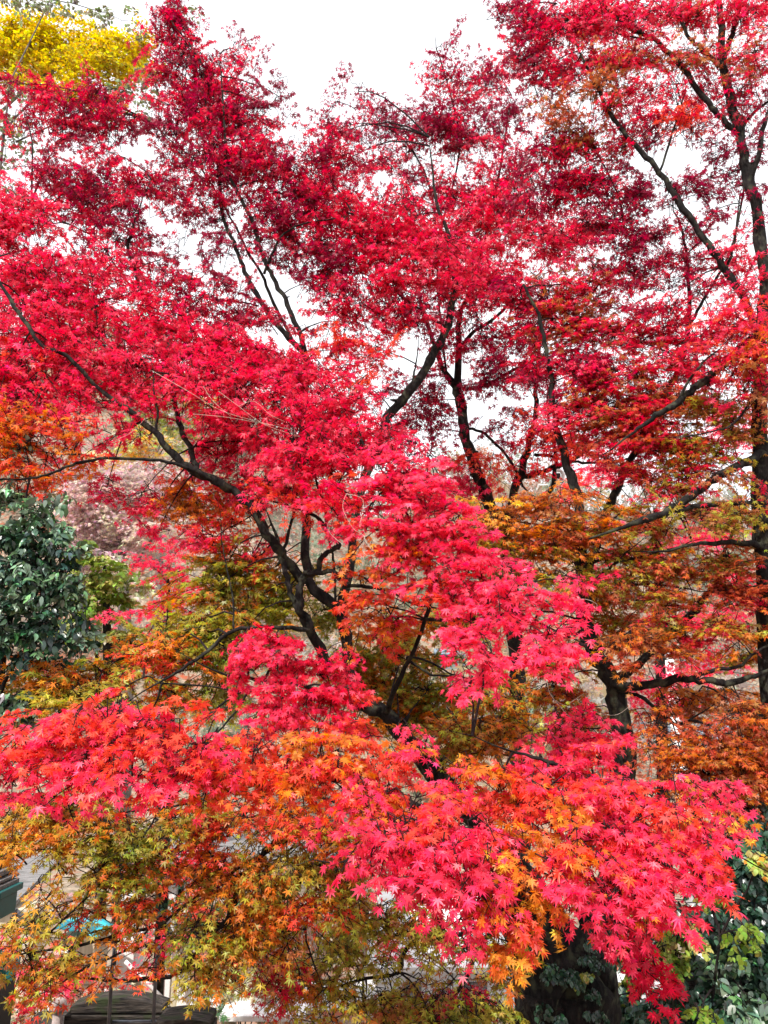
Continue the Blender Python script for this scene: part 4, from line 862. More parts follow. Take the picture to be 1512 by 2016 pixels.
far_tree('maple_tree', 'bright pink red maple glowing through the gaps behind the right hand limbs', 'maple tree', 1300, 12.5, [(1310, 1700, 26), (1300, 1300, 18), (1290, 1000, 8)],
         [(1240, 870, 60, 34, 'PR', .9), (1190, 930, 60, 34, 'PR', 1.0), (1130, 950, 40, 30, 'RS', .6), (1430, 830, 50, 50, 'P', 1.1), (1400, 1010, 60, 26, 'P', .6), (1300, 1060, 50, 20, 'P', .6), (1230, 1090, 50, 34, 'PR', .8), (1180, 1130, 40, 26, 'P', .7), (1420, 1060, 70, 26, 'P', .6),
          (1460, 1130, 50, 40, 'PR', .7), (1390, 1220, 60, 30, 'P', 1.0), (1380, 1290, 60, 24, 'PR', .8), (1320, 1330, 60, 20, 'P', .7), (1290, 1370, 60, 20, 'PR', .9), (1420, 1310, 70, 14, 'P', .6), (1360, 1390, 40, 14, 'R', .6), (1490, 1440, 30, 40, 'PR', .8), (1290, 1200, 40, 30, 'R', .6), (1090, 1080, 40, 30, 'RP', .7), (1150, 1030, 50, 20, 'RP', .5)],
         'far', .10, M_LEAF, G_BACK, lai=2.2)
far_tree('maple_tree', 'scarlet maple low behind the hanging orange leaves, beside the white pavilion posts', 'maple tree', 450, 10, [(460, 1900, 22), (455, 1800, 14), (440, 1680, 6)],
         [(410, 1680, 50, 20, 'RS', 1.0), (450, 1720, 40, 20, 'RS', .7), (330, 1850, 40, 14, 'RP', .8), (560, 1780, 50, 22, 'SR', .9), (600, 1810, 50, 20, 'SO', .8), (420, 1800, 50, 14, 'SO', .6), (300, 1720, 50, 20, 'SO', .6), (540, 1860, 50, 24, 'SB', .8), (380, 1770, 40, 14, 'S', .5)],
         'far', .08, M_LEAF, G_BACK, lai=2.0)
far_tree('maple_tree', 'small crimson maple beside the white walled house, low behind the forked trunk', 'maple tree', 910, 12, [(915, 1985, 8), (912, 1960, 7), (908, 1940, 4)],
         [(920, 1955, 40, 12, 'RC', 1.0), (880, 1960, 40, 10, 'C', .8), (800, 1885, 30, 14, 'R', .6), (730, 1850, 40, 20, 'SR', .6)],
         'far', .08, M_LEAF, G_BACK, lai=2.0, spray=.35)


# ------------------------------------------------------------------ shrubs
def shrub(name, label, items, leaf, size, mat, base, lai=1.7, spray=.3, stems=(), group=None, droop=(30, 30), cat='shrub', jitter=.16):
    p = at(*base)
    T = Tree(name, label, cat, (p.x, p.y, gz(p.x, p.y)), group)
    for s_ in stems: T.limb(s_, name='stem', sides=6, dense=4)
    if not stems: T.skel.append((Vector((p.x, p.y, gz(p.x, p.y))), .02))
    T.clumps('leaves', items, leaf=leaf, size=size, mat=mat, lai=lai, spray=spray, droop=droop, toward=.8, jitter=jitter)
    T.finish('leaves')
    return T


shrub('camellia_shrub', 'glossy dark green broadleaf evergreen at the left edge under the red leaves', [
    (40, 985, 60, 28, 5.2, 'D', 1.0), (60, 1030, 60, 30, 5.1, 'D', 1.2), (20, 1060, 50, 34, 5.1, 'Dd', 1.2), (80, 1090, 60, 34, 5.1, 'Dd', 1.2), (30, 1120, 60, 36, 5.0, 'Dd', 1.3), (110, 1140, 50, 34, 5.1, 'D', 1.2), (50, 1180, 70, 36, 5.0, 'dD', 1.3), (130, 1180, 36, 30, 5.1, 'D', .9),
    (30, 1240, 60, 36, 5.0, 'dD', 1.2), (110, 1235, 50, 24, 5.1, 'dD', .9), (80, 1275, 50, 16, 5.1, 'd', .5), (10, 1380, 30, 26, 4.8, 'dD', 1.0), (30, 1370, 26, 14, 4.8, 'D', .7), (40, 865, 24, 12, 5.3, 'D', .5), (10, 1290, 30, 20, 5, 'd', .8)],
    'oval', .062, M_GLOSS, (10, 1600, 5.1), lai=3.0, spray=.24, stems=[[(-60, 2200, 5.3, 40), (-40, 1700, 5.2, 34), (-10, 1400, 5.15, 26), (20, 1200, 5.1, 16), (40, 1050, 5.1, 8)], [(-15, 1420, 5.1, 14), (20, 1320, 5.0, 8), (90, 1250, 5.0, 5)], [(-40, 1600, 5.1, 10), (-10, 1450, 4.9, 6), (15, 1390, 4.8, 4)]])
shrub('evergreen_shrub', 'dark green evergreen thicket climbing at the lower right beside the trunk', [
    (1470, 1600, 40, 26, 5.6, 'd', .8), (1450, 1660, 60, 34, 5.6, 'd', 1.0), (1490, 1720, 40, 50, 5.4, 'd', 1.2), (1430, 1730, 50, 34, 5.5, 'd', 1.0), (1450, 1800, 60, 40, 5.3, 'd', 1.2), (1370, 1800, 60, 30, 5.5, 'd', 1.0), (1490, 1880, 40, 50, 5.2, 'd', 1.2), (1420, 1890, 60, 34, 5.2, 'dD', 1.2),
    (1300, 1830, 60, 24, 5.6, 'd', .8), (1380, 1960, 60, 34, 5.2, 'd', 1.2), (1470, 1970, 50, 34, 5.0, 'dD', 1.2), (1300, 1990, 70, 26, 5.4, 'd', 1.2), (1250, 2000, 40, 24, 7.3, 'd', 1.0), (1340, 1650, 50, 20, 5.8, 'gL', .7), (1215, 1960, 30, 30, 7.4, 'gd', 1.0), (1260, 1870, 40, 50, 7.4, 'gd', 1.0)],
    'round', .062, M_GLOSS, (1420, 2016, 5.6), lai=2.6, spray=.24, stems=[[(1340, 2200, 5.9, 110), (1350, 2016, 5.9, 92), (1362, 1940, 5.9, 80), (1385, 1880, 5.9, 56), (1420, 1800, 5.8, 36), (1460, 1700, 5.7, 20), (1490, 1600, 5.6, 10)], [(1440, 2200, 5.4, 20), (1440, 2000, 5.4, 14), (1450, 1850, 5.4, 8), (1440, 1700, 5.5, 5)], [(1260, 2200, 5.7, 14), (1255, 1990, 5.7, 10), (1262, 1930, 5.7, 6)]])
shrub('leafy_shrub', 'yellow green sunlit shrub with round leaves in front of the dark thicket', [
    (1310, 1790, 40, 20, 5.0, 'Lg', .8), (1390, 1760, 50, 16, 5.0, 'Lg', .7), (1350, 1830, 60, 22, 4.9, 'Ll', 1.0), (1420, 1850, 46, 16, 4.8, 'Ll', .9), (1290, 1870, 36, 30, 5.0, 'lL', 1.0), (1330, 1900, 30, 20, 5.0, 'L', .8), (1500, 1690, 14, 14, 4.6, 'lY', .9), (1330, 1650, 34, 14, 5.4, 'lL', .6), (1380, 1990, 40, 14, 4.8, 'Lg', .5), (1470, 1830, 26, 14, 4.8, 'L', .6)],
    'round', .042, M_LEAF_THIN, (1340, 2010, 5.0), lai=1.1, spray=.16, stems=[[(1330, 2200, 5.2, 8), (1325, 1980, 5.1, 6), (1330, 1860, 5.0, 4)], [(1400, 2200, 5.1, 8), (1400, 1990, 5.0, 6), (1420, 1840, 4.9, 4)]])
shrub('azalea_shrub', 'sunlit shrub of pink, orange and pale leaves beside the mushroom shaped post', [
    (40, 1900, 60, 30, 8.6, 'SPW', .8), (110, 1910, 60, 26, 8.4, 'SOP', .9), (60, 1960, 60, 26, 8.2, 'WSl', .9), (150, 1950, 50, 24, 8.2, 'SPW', .8), (210, 1925, 50, 20, 8.6, 'SRW', .8), (40, 2000, 60, 16, 8.0, 'lWR', 1.0), (30, 1850, 30, 26, 8.8, 'PW', .8), (190, 1990, 26, 18, 8.2, 'WS', .6), (130, 1860, 40, 20, 8.8, 'SW', .5)],
    'far', .075, M_LEAF_THIN, (80, 2016, 8.4), lai=1.7, spray=.3)
shrub('chrysanthemum_bush', 'round bush of bright golden yellow flowers at the lower left edge', [(10, 1950, 22, 18, 7.6, 'y', 1.6), (4, 1962, 16, 14, 7.5, 'yY', 1.4)],
      'round', .05, M_LEAF_THIN, (8, 2010, 7.6), lai=2.4, spray=.09)
shrub('leafy_shrub', 'pale green and cream twiggy shrub right of the dark wooden roof', [
    (480, 1950, 40, 30, 8.4, 'lW', .8), (500, 1920, 40, 26, 8.6, 'lW', .8), (450, 1900, 34, 16, 8.6, 'l', .4), (530, 1970, 34, 26, 8.4, 'WB', .8), (425, 1975, 26, 16, 8.0, 'gD', 1.0), (560, 1990, 40, 16, 8.4, 'WK', .8)],
      'far', .075, M_LEAF_THIN, (480, 2016, 8.4), lai=1.5, spray=.3)
shrub('leafy_shrub', 'dark green shrub in the gap under the cyan sheet, behind the bare twigs', [
    (600, 1830, 50, 34, 11, 'dD', .9), (570, 1740, 50, 30, 11.5, 'dg', .7), (680, 1740, 40, 30, 11.5, 'gd', .7), (300, 1740, 40, 20, 11.5, 'd', .8), (450, 1790, 60, 20, 11.5, 'dD', .9), (430, 1940, 40, 20, 10, 'g', .8), (700, 1800, 30, 30, 11, 'g', .7), (370, 1800, 40, 50, 12.2, 'd', 1.0), (160, 1770, 60, 20, 12, 'Tk', .6)],
      'oval', .13, M_LEAF_THIN, (600, 2000, 11), lai=1.6, spray=.45)
shrub('evergreen_shrub', 'bluish dark evergreens low in the far gap between two maples on the left', [
    (200, 1265, 60, 20, 15, 'd', 1.3), (150, 1240, 60, 24, 15, 'd', 1.2), (250, 1270, 50, 14, 15, 'dD', 1.0), (110, 1300, 60, 16, 15, 'd', 1.0), (180, 1150, 60, 16, 16, 'dT', 1.0), (220, 1090, 60, 14, 17, 'Tk', .8)],
      'oval', .16, M_LEAF_THIN, (200, 1700, 15), lai=2.0, spray=.6, stems=[[(200, 1900, 15, 20), (200, 1500, 15, 14), (190, 1270, 15, 8)]])

# ------------------------------------------------------------------ ivy on the trunk
iv = Tree('ivy', 'ivy vine with small green leaves climbing the front of the dark forked trunk', 'ivy', at(1110, 2100, 6.2))
iv.limb([(1090, 2150, 6.15, 5), (1095, 1990, 6.12, 4), (1120, 1935, 6.12, 4), (1160, 1905, 6.2, 3), (1185, 1885, 6.25, 3)], name='stem', sides=5)
iv.limb([(1150, 2150, 6.2, 5), (1145, 1990, 6.2, 4), (1165, 1950, 6.25, 4), (1150, 1850, 6.25, 3)], name='stem', sides=5)
iv.clumps('leaves', [(1085, 1905, 20, 10, 6.1, 'd', .25), (1120, 1925, 30, 9, 6.1, 'd', .4), (1160, 1925, 24, 10, 6.15, 'dgD', .45), (1190, 1890, 20, 8, 6.2, 'd', .45), (1095, 1930, 26, 14, 6.1, 'd', .3), (1170, 1960, 24, 14, 6.15, 'd', .3), (1150, 1880, 12, 24, 6.2, 'd', .3), (1110, 1990, 30, 18, 6.1, 'd', .18), (1170, 2000, 18, 18, 6.1, 'd', .3)],
          leaf='round', size=.036, mat=M_GLOSS, lai=1.2, spray=.12, depth=.2, droop=(60, 20), toward=1.2)
iv.finish('leaves')


# ------------------------------------------------------------------ dry pale vines hanging in the crown
def dry_vine(label, strands):
    p0 = strands[0][0]
    q = at(p0[0], p0[1], p0[2])
    root = empty('dry_vine', q)
    tag(root, label, 'vine', 'dry pale vines hanging in the branches')
    for st in strands:
        P = [at(a, b_, c_) for a, b_, c_ in st]
        out = []
        for i in range(len(P) - 1):
            p0_, p1, p2, p3 = P[max(i - 1, 0)], P[i], P[i + 1], P[min(i + 2, len(P) - 1)]
            for j in range(6):
                t = j / 6
                out.append(0.5 * ((2 * p1) + (-p0_ + p2) * t + (2 * p0_ - 5 * p1 + 4 * p2 - p3) * t * t + (-p0_ + 3 * p1 - 3 * p2 + p3) * t ** 3))
        out.append(P[-1])
        mb = MB(); mb.tube(out, [.0014 - .0008 * i / len(out) for i in range(len(out))], 5)
        local(mb.build('stem', M_DRYVINE, root), root)


dry_vine('curling pale vine hanging over the pink leaves right of the bent fork', [
    [(682, 972, 4.2), (715, 985, 4.2), (708, 1035, 4.2), (712, 1030, 4.2)], [(682, 972, 4.2), (675, 1000, 4.2), (695, 1040, 4.2), (718, 1060, 4.2), (712, 1120, 4.2)], [(718, 1055, 4.2), (715, 1085, 4.2), (728, 1095, 4.2), (740, 1088, 4.2)],
    [(675, 1072, 4.3), (650, 1050, 4.3), (646, 1030, 4.3), (660, 1018, 4.3)], [(718, 1060, 4.2), (728, 1078, 4.2), (736, 1085, 4.2)]])
dry_vine('spreading pale dead twigs lying across the red leaves above the long limb', [
    [(300, 730, 4.9), (370, 770, 4.8), (440, 810, 4.8), (540, 838, 4.8), (570, 845, 4.8)], [(380, 815, 4.8), (450, 822, 4.8), (540, 838, 4.8)], [(430, 770, 4.8), (470, 800, 4.8), (520, 835, 4.8), (590, 860, 4.8)], [(232, 865, 4.8), (260, 850, 4.8), (285, 825, 4.8)],
    [(400, 760, 4.8), (420, 790, 4.8), (455, 820, 4.8)], [(470, 800, 4.8), (500, 790, 4.8), (530, 815, 4.8), (560, 830, 4.8)]])
dry_vine('pale dry vine looping below the olive leaves beside the upright right stem', [
    [(1075, 1335, 4.4), (1085, 1370, 4.4), (1110, 1388, 4.4), (1160, 1400, 4.4), (1210, 1408, 4.4), (1240, 1390, 4.4)], [(1085, 1370, 4.4), (1120, 1410, 4.4), (1150, 1430, 4.4)], [(1120, 1385, 4.4), (1150, 1365, 4.4)], [(1000, 1272, 4.0), (1025, 1290, 4.0)],
    [(1090, 1210, 4.6), (1140, 1180, 4.6), (1175, 1190, 4.6), (1165, 1210, 4.6)], [(1040, 1250, 4.4), (1030, 1240, 4.4), (1050, 1180, 4.4), (1100, 1200, 4.4)]])

# ------------------------------------------------------------------ kiosk with teal panel at the left edge
p = at(-60, 1800, 5.6)
K = empty('kiosk', (p.x, p.y, gz(p.x, p.y)))
tag(K, 'small kiosk with weathered slatted roof and teal fascia at the left edge', 'kiosk')


def kbox(name, px0, px1, py0, py1, D, dy, mat, bev=.006):
    a, b_ = at(px0, py0, D), at(px1, py1, D)
    b_.x = at(px1, py1, D + dy).x
    mb = MB(); mb.box(((a.x + b_.x) / 2, D + dy / 2, (a.z + b_.z) / 2), (abs(b_.x - a.x), dy, abs(a.z - b_.z)))
    return local(mb.build(name, mat, K, bevel=bev), K)


for i, (y0, y1, x1) in enumerate([(1678, 1694, 22), (1702, 1712, 26), (1718, 1730, 33), (1735, 1742, 36), (1746, 1756, 36)]):
    kbox('roof_slat', -120, x1, y0, y1, 5.6 + .02 * (5 - i), .3, M_SLAT)
kbox('fascia', -120, 43, 1757.5, 1772, 5.58, .34, M_TEAL)
kbox('panel', -120, 28, 1772.5, 1815, 5.62, .28, M_TEAL)
mb = MB()
for (px, D) in ((-30, 5.75), (-60, 5.8)):
    a = at(px, 1815, D)
    mb.box((a.x, D, (a.z + gz(a.x, D)) / 2), (.09, .09, a.z - gz(a.x, D)))
local(mb.build('leg', M_TEAL, K), K)
# lower awning, seen as a tilted teal edge
p = at(-30, 1925, 5.4)
A = empty('awning', (p.x, p.y, gz(p.x, p.y)))
tag(A, 'low teal sloping awning peeking in at the left edge below the kiosk', 'awning')
a0, a1 = at(-90, 1890, 5.4), at(27, 1930, 5.4)
mb = MB()
mb.add([a0 + Vector((0, -.02, .05)), a1 + Vector((0, -.02, .05)), a1 + Vector((-.1, .3, .05)), a0 + Vector((-.1, .3, .05)), a0 + Vector((0, -.02, -.03)), a1 + Vector((0, -.02, -.0)), a1 + Vector((-.1, .3, -.0)), a0 + Vector((-.1, .3, -.03))],
       [(0, 1, 2, 3), (7, 6, 5, 4), (0, 4, 5, 1), (1, 5, 6, 2), (2, 6, 7, 3), (3, 7, 4, 0)])
local(mb.build('roof_panel', M_TEAL, A, bevel=.004), A)
mb = MB()
a = at(-40, 1930, 5.6)
mb.box((a.x, 5.6, (a.z + gz(a.x, 5.6)) / 2), (.35, .3, a.z - gz(a.x, 5.6)))
local(mb.build('cabinet', M_BLACK, A, bevel=.01), A)

# ------------------------------------------------------------------ dark curved wooden roofs at the bottom left
def curved_roof(label, cx, halfw, ytop, ybeam, D, depth=.3):
    c = at(cx, ytop, D)
    hw_ = halfw * D / FPX
    zb = at(cx, ybeam, D).z
    root = empty('well_roof', (c.x, D, gz(c.x, D)))
    tag(root, label, 'well roof', 'dark weathered wooden well roofs')
    mb = MB()
    n = 14
    rise = c.z - zb - .05
    vs = []
    for side in (0, 1):
        for i in range(n + 1):
            t = -1 + 2 * i / n
            zt = zb + .05 + rise * (1 - abs(t) ** 1.9)
            y = D - .06 + side * depth
            vs.append((c.x + t * hw_, y, zt)); vs.append((c.x + t * hw_, y, zb + .0))
    m = 2 * (n + 1)
    fs = []
    for i in range(n):
        a_, b_ = 2 * i, 2 * i + 2
        fs += [(a_, a_ + 1, b_ + 1, b_), (m + a_, m + b_, m + b_ + 1, m + a_ + 1), (a_, b_, m + b_, m + a_), (a_ + 1, m + a_ + 1, m + b_ + 1, b_ + 1)]
    fs += [(0, m, m + 1, 1), (2 * n, 2 * n + 1, m + 2 * n + 1, m + 2 * n)]
    mb.add(vs, fs)
    local(mb.build('roof', M_WOOD, root, bevel=.008), root)
    mb = MB(); mb.box((c.x - .01, D + depth / 2 - .06, zb - .055), (hw_ * 2.16, depth * 1.04, .085))
    local(mb.build('beam', M_WOOD, root, bevel=.01), root)
    mb = MB(); mb.box((c.x, D + depth / 2 - .06, zb - .135), (hw_ * 1.9, depth * .9, .06))
    local(mb.build('board', M_SLAT, root, bevel=.006), root)
    mb = MB(); mb.box((c.x, D + depth / 2, (zb - .17 + gz(c.x, D)) / 2 - .03), (hw_ * 1.6, depth * .7, zb - .17 - gz(c.x, D) + .05))
    local(mb.build('wall', M_WOOD, root, bevel=.01), root)
    return root


curved_roof('arched dark wooden well roof behind the two metal rails', 236, 80, 1960, 1990, 7.0, .2)
curved_roof('lower dark wooden roof right of the rails, cut by the bottom edge', 362, 46, 2001, 2022, 6.6)
curved_roof('lowest dark wooden roof behind the mushroom shaped post', 100, 40, 2010, 2024, 7.2)

# mushroom topped post
c = at(115, 1990, 6.9)
root = empty('finial_post', (c.x, 6.9, gz(c.x, 6.9)))
tag(root, 'mushroom topped stone post left of the arched wooden roof', 'post')
zc = at(115, 1988, 6.9).z
mb = MB(); r = .065
mb.lathe((c.x, 6.9, zc), [(.03, -.002), (r * .95, 0), (r, .018), (r * .93, .045), (r * .7, .07), (r * .35, .084), (.004, .088)], 22)
local(mb.build('cap', M_STONE, root, smooth=True), root)
mb = MB(); mb.lathe((c.x, 6.9, gz(c.x, 6.9)), [(.05, 0), (.045, (zc - gz(c.x, 6.9)) * .5), (.04, zc - gz(c.x, 6.9))], 18)
local(mb.build('shaft', M_STONE, root, smooth=True), root)

# ladder-like metal rails with hooked tops
D = 5.9
c = at(267, 2012, D)
root = empty('metal_handrail', (c.x, D, gz(c.x, D)))
tag(root, 'dark metal ladder rail with two hooked uprights in front of the arched roof', 'handrail')
for px in (225, 311):
    a = at(px, 1870, D)
    x0 = at(px - 5, 2040, D).x
    z0 = gz(a.x, D)
    mb = MB()
    pts = [Vector((x0, D, z0)), Vector((x0 + .2 * (a.x - x0), D, z0 + .4)), Vector((a.x - .005, D, a.z - .09)), Vector((a.x, D, a.z - .02)), Vector((a.x - .006, D + .025, a.z + .004)), Vector((a.x - .012, D + .06, a.z)), Vector((a.x - .015, D + .075, a.z - .03)), Vector((a.x - .016, D + .08, a.z - .12))]
    mb.tube(pts, [.0125] * len(pts), 10)
    local(mb.build('rail', M_METAL, root, smooth=True), root)
mb = MB()
a, b_ = at(221, 2012, D), at(308, 2012, D)
mb.tube([a, b_], [.011, .011], 10)
local(mb.build('rung', M_METAL, root, smooth=True), root)
mb = MB()
mb.tube([a - Vector((0, 0, .3)), b_ - Vector((0, 0, .3))], [.011, .011], 10)
local(mb.build('rung', M_METAL, root, smooth=True), root)


# ------------------------------------------------------------------ white pavilion behind the lower left leaves
D = 12.0
c = at(300, 1950, D)
PV = empty('pavilion', (c.x, D, gz(c.x, D)))
tag(PV, 'white posted open pavilion with beige board walls behind the lower left leaves', 'pavilion')


def pbox(name, px0, px1, py0, py1, d, dy, mat, bev=.01, root=PV, to_ground=False):
    a, b_ = at(px0, py0, d), at(px1, py1, d)
    z1 = gz((a.x + b_.x) / 2, d) if to_ground else b_.z
    mb = MB(); mb.box(((a.x + b_.x) / 2, d + dy / 2, (a.z + z1) / 2), (abs(b_.x - a.x), dy, abs(a.z - z1)))
    return local(mb.build(name, mat, root, bevel=bev), root)


for (x0, x1, y0) in ((243, 256, 1715), (320, 332, 1715), (364, 371, 1715), (713, 722, 1715)):
    pbox('post', x0, x1, y0, 1980, D, .12, M_WHITE, to_ground=True)
for (x0, x1) in ((257, 319), (333, 363)):
    pbox('board_wall', x0, x1, 1922, 1995, D + .03, .06, M_BEIGE, .004)
pbox('wall_panel', 236, 243, 1860, 1990, D + .04, .8, M_WHITE)
pbox('beam', 232, 730, 1703, 1714, D - .02, .2, M_WHITE)
pbox('roof', 220, 745, 1690, 1702, D - .3, 3.0, M_SLAT)
for k in range(2):      # sloping white hand rails
    a, b_ = at((135, 282)[k], (1925, 1928)[k], 11.6), at((160, 312)[k], (1950, 1958)[k], 11.6)
    mb = MB(); mb.tube([a + (a - b_) * 1.2, b_ + (b_ - a) * .3], [.028, .028], 8)
    local(mb.build('hand_rail', M_WHITE, PV, smooth=True), PV)

# beige shed wall beside the kiosk
D = 9.5
c = at(40, 1800, D)
SH = empty('shed', (c.x, D, gz(c.x, D)))
tag(SH, 'beige boarded shed with a sloping dark eave right of the teal kiosk', 'shed')
pbox('wall', -40, 58, 1790, 1850, D, .4, M_BEIGE, .01, SH, True)
a, b_ = at(20, 1785, D - .05), at(66, 1822, D - .05)
mb = MB()
mb.tube([a, b_], [.03, .03], 6)
local(mb.build('eave', M_METAL, SH), SH)
mb = MB()
tl, tr_ = at(-60, 1776, D), at(30, 1779, D)
mb.add([tl + Vector((0, -.1, 0)), tr_ + Vector((0, -.1, 0)), tr_ + Vector((0, 1.3, .3)), tl + Vector((0, 1.3, .3)), tl + Vector((0, -.1, -.05)), tr_ + Vector((0, -.1, -.05)), tr_ + Vector((0, 1.3, .25)), tl + Vector((0, 1.3, .25))],
       [(0, 1, 2, 3), (7, 6, 5, 4), (0, 4, 5, 1), (1, 5, 6, 2), (2, 6, 7, 3), (3, 7, 4, 0)])
local(mb.build('roof', M_SLAT, SH), SH)

# cyan sheet and bench
c = at(150, 1832, 11)
mb = MB()
vs, fs = [], []
for i in range(9):
    for j in range(5):
        x = (i - 4) * .075; y = j * .16
        vs.append((c.x + x, c.y + y, c.z + .05 - .10 * (i / 8) - .12 * (x * x) * 3 + .015 * math.sin(i * 1.7 + j)))
for i in range(8):
    for j in range(4):
        fs.append((i * 5 + j, (i + 1) * 5 + j, (i + 1) * 5 + j + 1, i * 5 + j + 1))
mb.add(vs, fs)
o = mb.build('tarp', M_CYAN, smooth=True)
sol = o.modifiers.new('thick', 'SOLIDIFY'); sol.thickness = .01
tag(o, 'small bright cyan tarp glimpsed through the olive leaves at lower left', 'tarp')
mb = MB(); zt = c.z - .1
g0 = gz(c.x, c.y)
mb.box((c.x, c.y + .32, (zt + g0) / 2), (.5, .55, zt - g0))
tag(mb.build('crate', M_BEIGE, bevel=.01), 'pale crate under the cyan tarp behind the lower left leaves', 'crate')

# white bench-like slab at the bottom
D = 8.0
c = at(470, 2005, D)
BN = empty('bench', (c.x, D, gz(c.x, D)))
tag(BN, 'pale white topped bench at the bottom edge below the cream shrub', 'bench')
a, b_ = at(432, 2004, D), at(600, 2004, D)
mb = MB(); mb.box(((a.x + b_.x) / 2, D + .25, a.z), (b_.x - a.x, .55, .05)); local(mb.build('seat', M_WHITE, BN, bevel=.006), BN)
for t in (.06, .94):
    mb = MB(); x = a.x + (b_.x - a.x) * t; z0 = gz(x, D); mb.box((x, D + .25, (a.z - .026 + z0) / 2), (.07, .45, a.z - .026 - z0)); local(mb.build('leg', M_BEIGE, BN, bevel=.006), BN)

# ------------------------------------------------------------------ white walled house behind the low olive leaves
D = 14.0
c = at(860, 1950, D)
H = empty('house', (c.x, D, gz(c.x, D)))
tag(H, 'low white house with pale sunlit roof behind the low olive leaves, left of the trunk', 'house')
pbox('wall', 740, 1010, 1905, 2000, D, 3.0, M_WHITE, .01, H, True)
a, b_ = at(715, 1905, D - .3), at(1030, 1905, D - .3)
mb = MB()
ym, zt = D + 1.5, a.z + .75
mb.add([(a.x, D - .3, a.z), (b_.x, D - .3, a.z), (b_.x - .3, ym, zt), (a.x + .3, ym, zt), (a.x, D + 3.3, a.z), (b_.x, D + 3.3, a.z),
        (a.x, D - .3, a.z - .08), (b_.x, D - .3, a.z - .08), (b_.x, D + 3.3, a.z - .08), (a.x, D + 3.3, a.z - .08)],
       [(0, 1, 2, 3), (3, 2, 5, 4), (0, 3, 4), (1, 5, 2), (0, 6, 7, 1), (4, 5, 8, 9), (6, 9, 8, 7), (0, 4, 9, 6), (1, 7, 8, 5)])
local(mb.build('roof', M_WHITE, H), H)
for (x0, x1, y0, y1) in ((915, 960, 1935, 1975), (795, 830, 1935, 1965)):
    wf = pbox('window', x0, x1, y0, y1, D - .05, .06, M_SLAT, .004, H)
    mb = MB(); a, b_ = at(x0 + 3, y0 + 3, D), at(x1 - 3, y1 - 3, D)
    mb.box(((a.x + b_.x) / 2, D - .06, (a.z + b_.z) / 2), (b_.x - a.x, .02, a.z - b_.z))
    pn = mb.build('pane', M_GLASS, wf); local(pn, H)
pbox('downpipe', 890, 894, 1906, 2000, D - .12, .05, M_SLAT, .004, H, True)

# ------------------------------------------------------------------ far houses seen in gaps at the right
def far_house(label, px, py, D, wpx, hpx, wall, roofm, rise=.9, tilt=.0):
    while D < 140:                      # walk out along the ground until the house foot stands on the slope
        c = at(px, py + hpx, D)
        if c.z <= gz(c.x, D): break
        D += .5
    c = at(px, py, D)
    root = empty('house', (c.x, D, gz(c.x, D)))
    tag(root, label, 'house', 'houses in the far valley')
    W_ = wpx * D / FPX; Hh = hpx * D / FPX
    zb = min(gz(c.x, D), c.z - Hh)
    mb = MB(); mb.box((c.x, D + W_ * .35, (c.z + zb) / 2), (W_, W_ * .7, c.z - zb)); local(mb.build('wall', wall, root), root)
    mb = MB(); x0, x1 = c.x - W_ * .56, c.x + W_ * .56; y0, y1 = D - W_ * .06, D + W_ * .76; ym = (y0 + y1) / 2; zt = c.z + rise * W_ * .3
    mb.add([(x0, y0, c.z), (x1, y0, c.z), (x1, ym, zt), (x0, ym, zt), (x0, y1, c.z), (x1, y1, c.z), (x0, y0, c.z - .1), (x1, y0, c.z - .1), (x1, y1, c.z - .1), (x0, y1, c.z - .1)],
           [(0, 1, 2, 3), (3, 2, 5, 4), (0, 3, 4), (1, 5, 2), (0, 6, 7, 1), (4, 5, 8, 9), (6, 9, 8, 7), (0, 4, 9, 6), (1, 7, 8, 5)])
    local(mb.build('roof', roofm, root), root)
    for s_ in (-.28, .02, .3):
        mb = MB(); mb.box((c.x + s_ * W_, D - .03, c.z - Hh * .35), (W_ * .14, .06, Hh * .3)); local(mb.build('window', M_GLASS, root), root)
    return root


far_house('pale house with blue grey roof far behind the right stem, under the rust leaves', 1290, 1445, 22, 90, 30, M_WHITE, M_BLUEROOF, 1.5)
far_house('house with blue roof and cream wall right of the white chimney column', 1385, 1455, 24, 110, 26, M_CREAM, M_BLUEROOF, 1.0)
far_house('blue grey roofed house high in the gap at far right', 1410, 1318, 26, 90, 30, M_WHITE, M_BLUEROOF, .9)
far_house('cream house between the stems in the gap below the white sky', 1095, 955, 34, 60, 40, M_CREAM, M_WHITE, .5)
far_house('small bluish house seen through leaves right of the pink diagonal', 890, 1290, 22, 60, 30, M_BLUEROOF, M_BLUEROOF, .8)

# white column
c = at(1330, 1420, 18)
root = empty('chimney', (c.x, 18, gz(c.x, 18)))
tag(root, 'slim white tapering chimney behind the level right hand branch', 'chimney')
z0 = gz(c.x, 18); z1 = at(1325, 1278, 18).z
mb = MB(); mb.lathe((c.x, 18, z0), [(.16, 0), (.15, (z1 - z0) * .5), (.10, (z1 - z0) * .97)], 16)
local(mb.build('shaft', M_WHITE, root, smooth=True), root)
mb = MB(); mb.lathe((c.x, 18, z0 + (z1 - z0) * .975), [(.12, 0), (.15, .03), (.14, .10), (.05, .14)], 16)
local(mb.build('cap', M_WHITE, root, smooth=True), root)

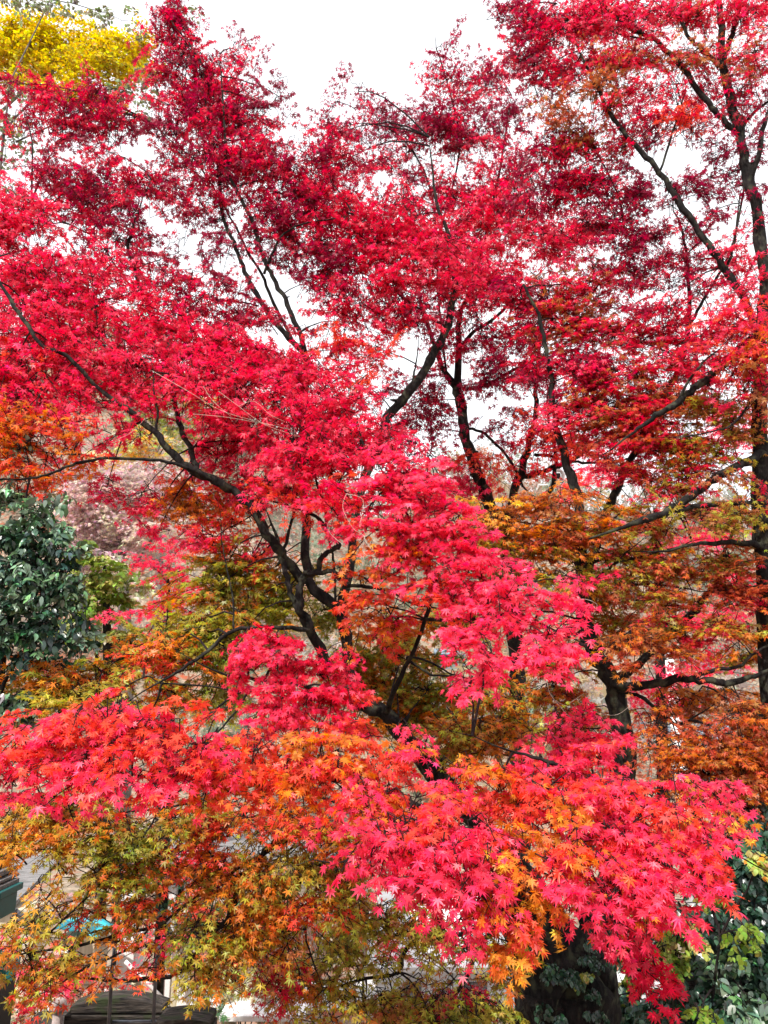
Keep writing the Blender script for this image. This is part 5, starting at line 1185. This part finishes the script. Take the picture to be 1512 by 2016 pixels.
# round white lamp between the stems
c = at(1100, 936, 9.6)
root = empty('round_lamp', (c.x, 9.6, c.z))
tag(root, 'small round white lamp on a dark bracket among the background stems', 'lamp')
mb = MB()
pts = []
for k in range(25):
    th = 2 * math.pi * k / 24
    pts.append(Vector((c.x + .062 * math.cos(th), 9.6, c.z + .075 * math.sin(th))))
mb.tube(pts, [.024] * 25, 8, False)
local(mb.build('rim', M_WHITE, root, smooth=True), root)
mb = MB(); mb.box((c.x, 9.63, c.z), (.06, .04, .08)); local(mb.build('housing', M_BLACK, root, bevel=.01), root)
mb = MB(); mb.tube([Vector((c.x - .02, 9.63, c.z - .04)), Vector((c.x - .12, 9.4, c.z - .10)), at(1072, 985, 8.75)], [.014] * 3, 6)
local(mb.build('bracket', M_BLACK, root), root)

# furled maroon parasol hanging by the white post
D = 11.4
c = at(716, 1795, D)
root = empty('furled_parasol', (c.x, D, gz(c.x, D)))
tag(root, 'furled dark maroon parasol beside the far white post', 'parasol')
zt = at(716, 1770, D).z; zb_ = at(716, 1815, D).z
mb = MB(); mb.lathe((c.x, D, zb_), [(.03, 0), (.075, .06), (.07, .2), (.045, zt - zb_ - .04), (.012, zt - zb_)], 12)
local(mb.build('canopy', M_MAROON, root, smooth=True), root)
mb = MB(); mb.tube([Vector((c.x, D, gz(c.x, D))), Vector((c.x, D, zb_ + .01))], [.016, .016], 8)
local(mb.build('pole', M_METAL, root), root)

# bare silvery brush between the low leaves
root = None
c = at(620, 1930, 9.0)
root = empty('bare_bush', (c.x, 9.0, gz(c.x, 9.0)))
tag(root, 'bare silvery twigged bush in the low gap among orange leaves', 'bush')
mb = MB()
rr = random.Random(5)


def grow(p, d, L, r_, k):
    q = p + d * L
    mb.tube([p, p.lerp(q, .5) + Vector((rr.uniform(-.02, .02),) * 3), q], [r_, r_ * .8, r_ * .6], 4, False)
    if k > 0:
        for _ in range(3):
            nd = (d + Vector((rr.uniform(-.5, .5), rr.uniform(-.5, .5), rr.uniform(-.1, .5)))).normalized()
            grow(q if _ else p.lerp(q, .6), nd, L * .68, r_ * .6, k - 1)


for sx in (560, 600, 630, 650, 680, 520):
    pb = at(sx, 1945, 9.0); pb.z = gz(pb.x, pb.y)
    H_ = max(.3, at(sx, 1900, 9.0).z - pb.z)
    grow(pb, Vector((rr.uniform(-.25, .25), 0, 1)).normalized(), H_ * .8, .012, 4)
local(mb.build('twigs', M_DRYVINE, root), root)
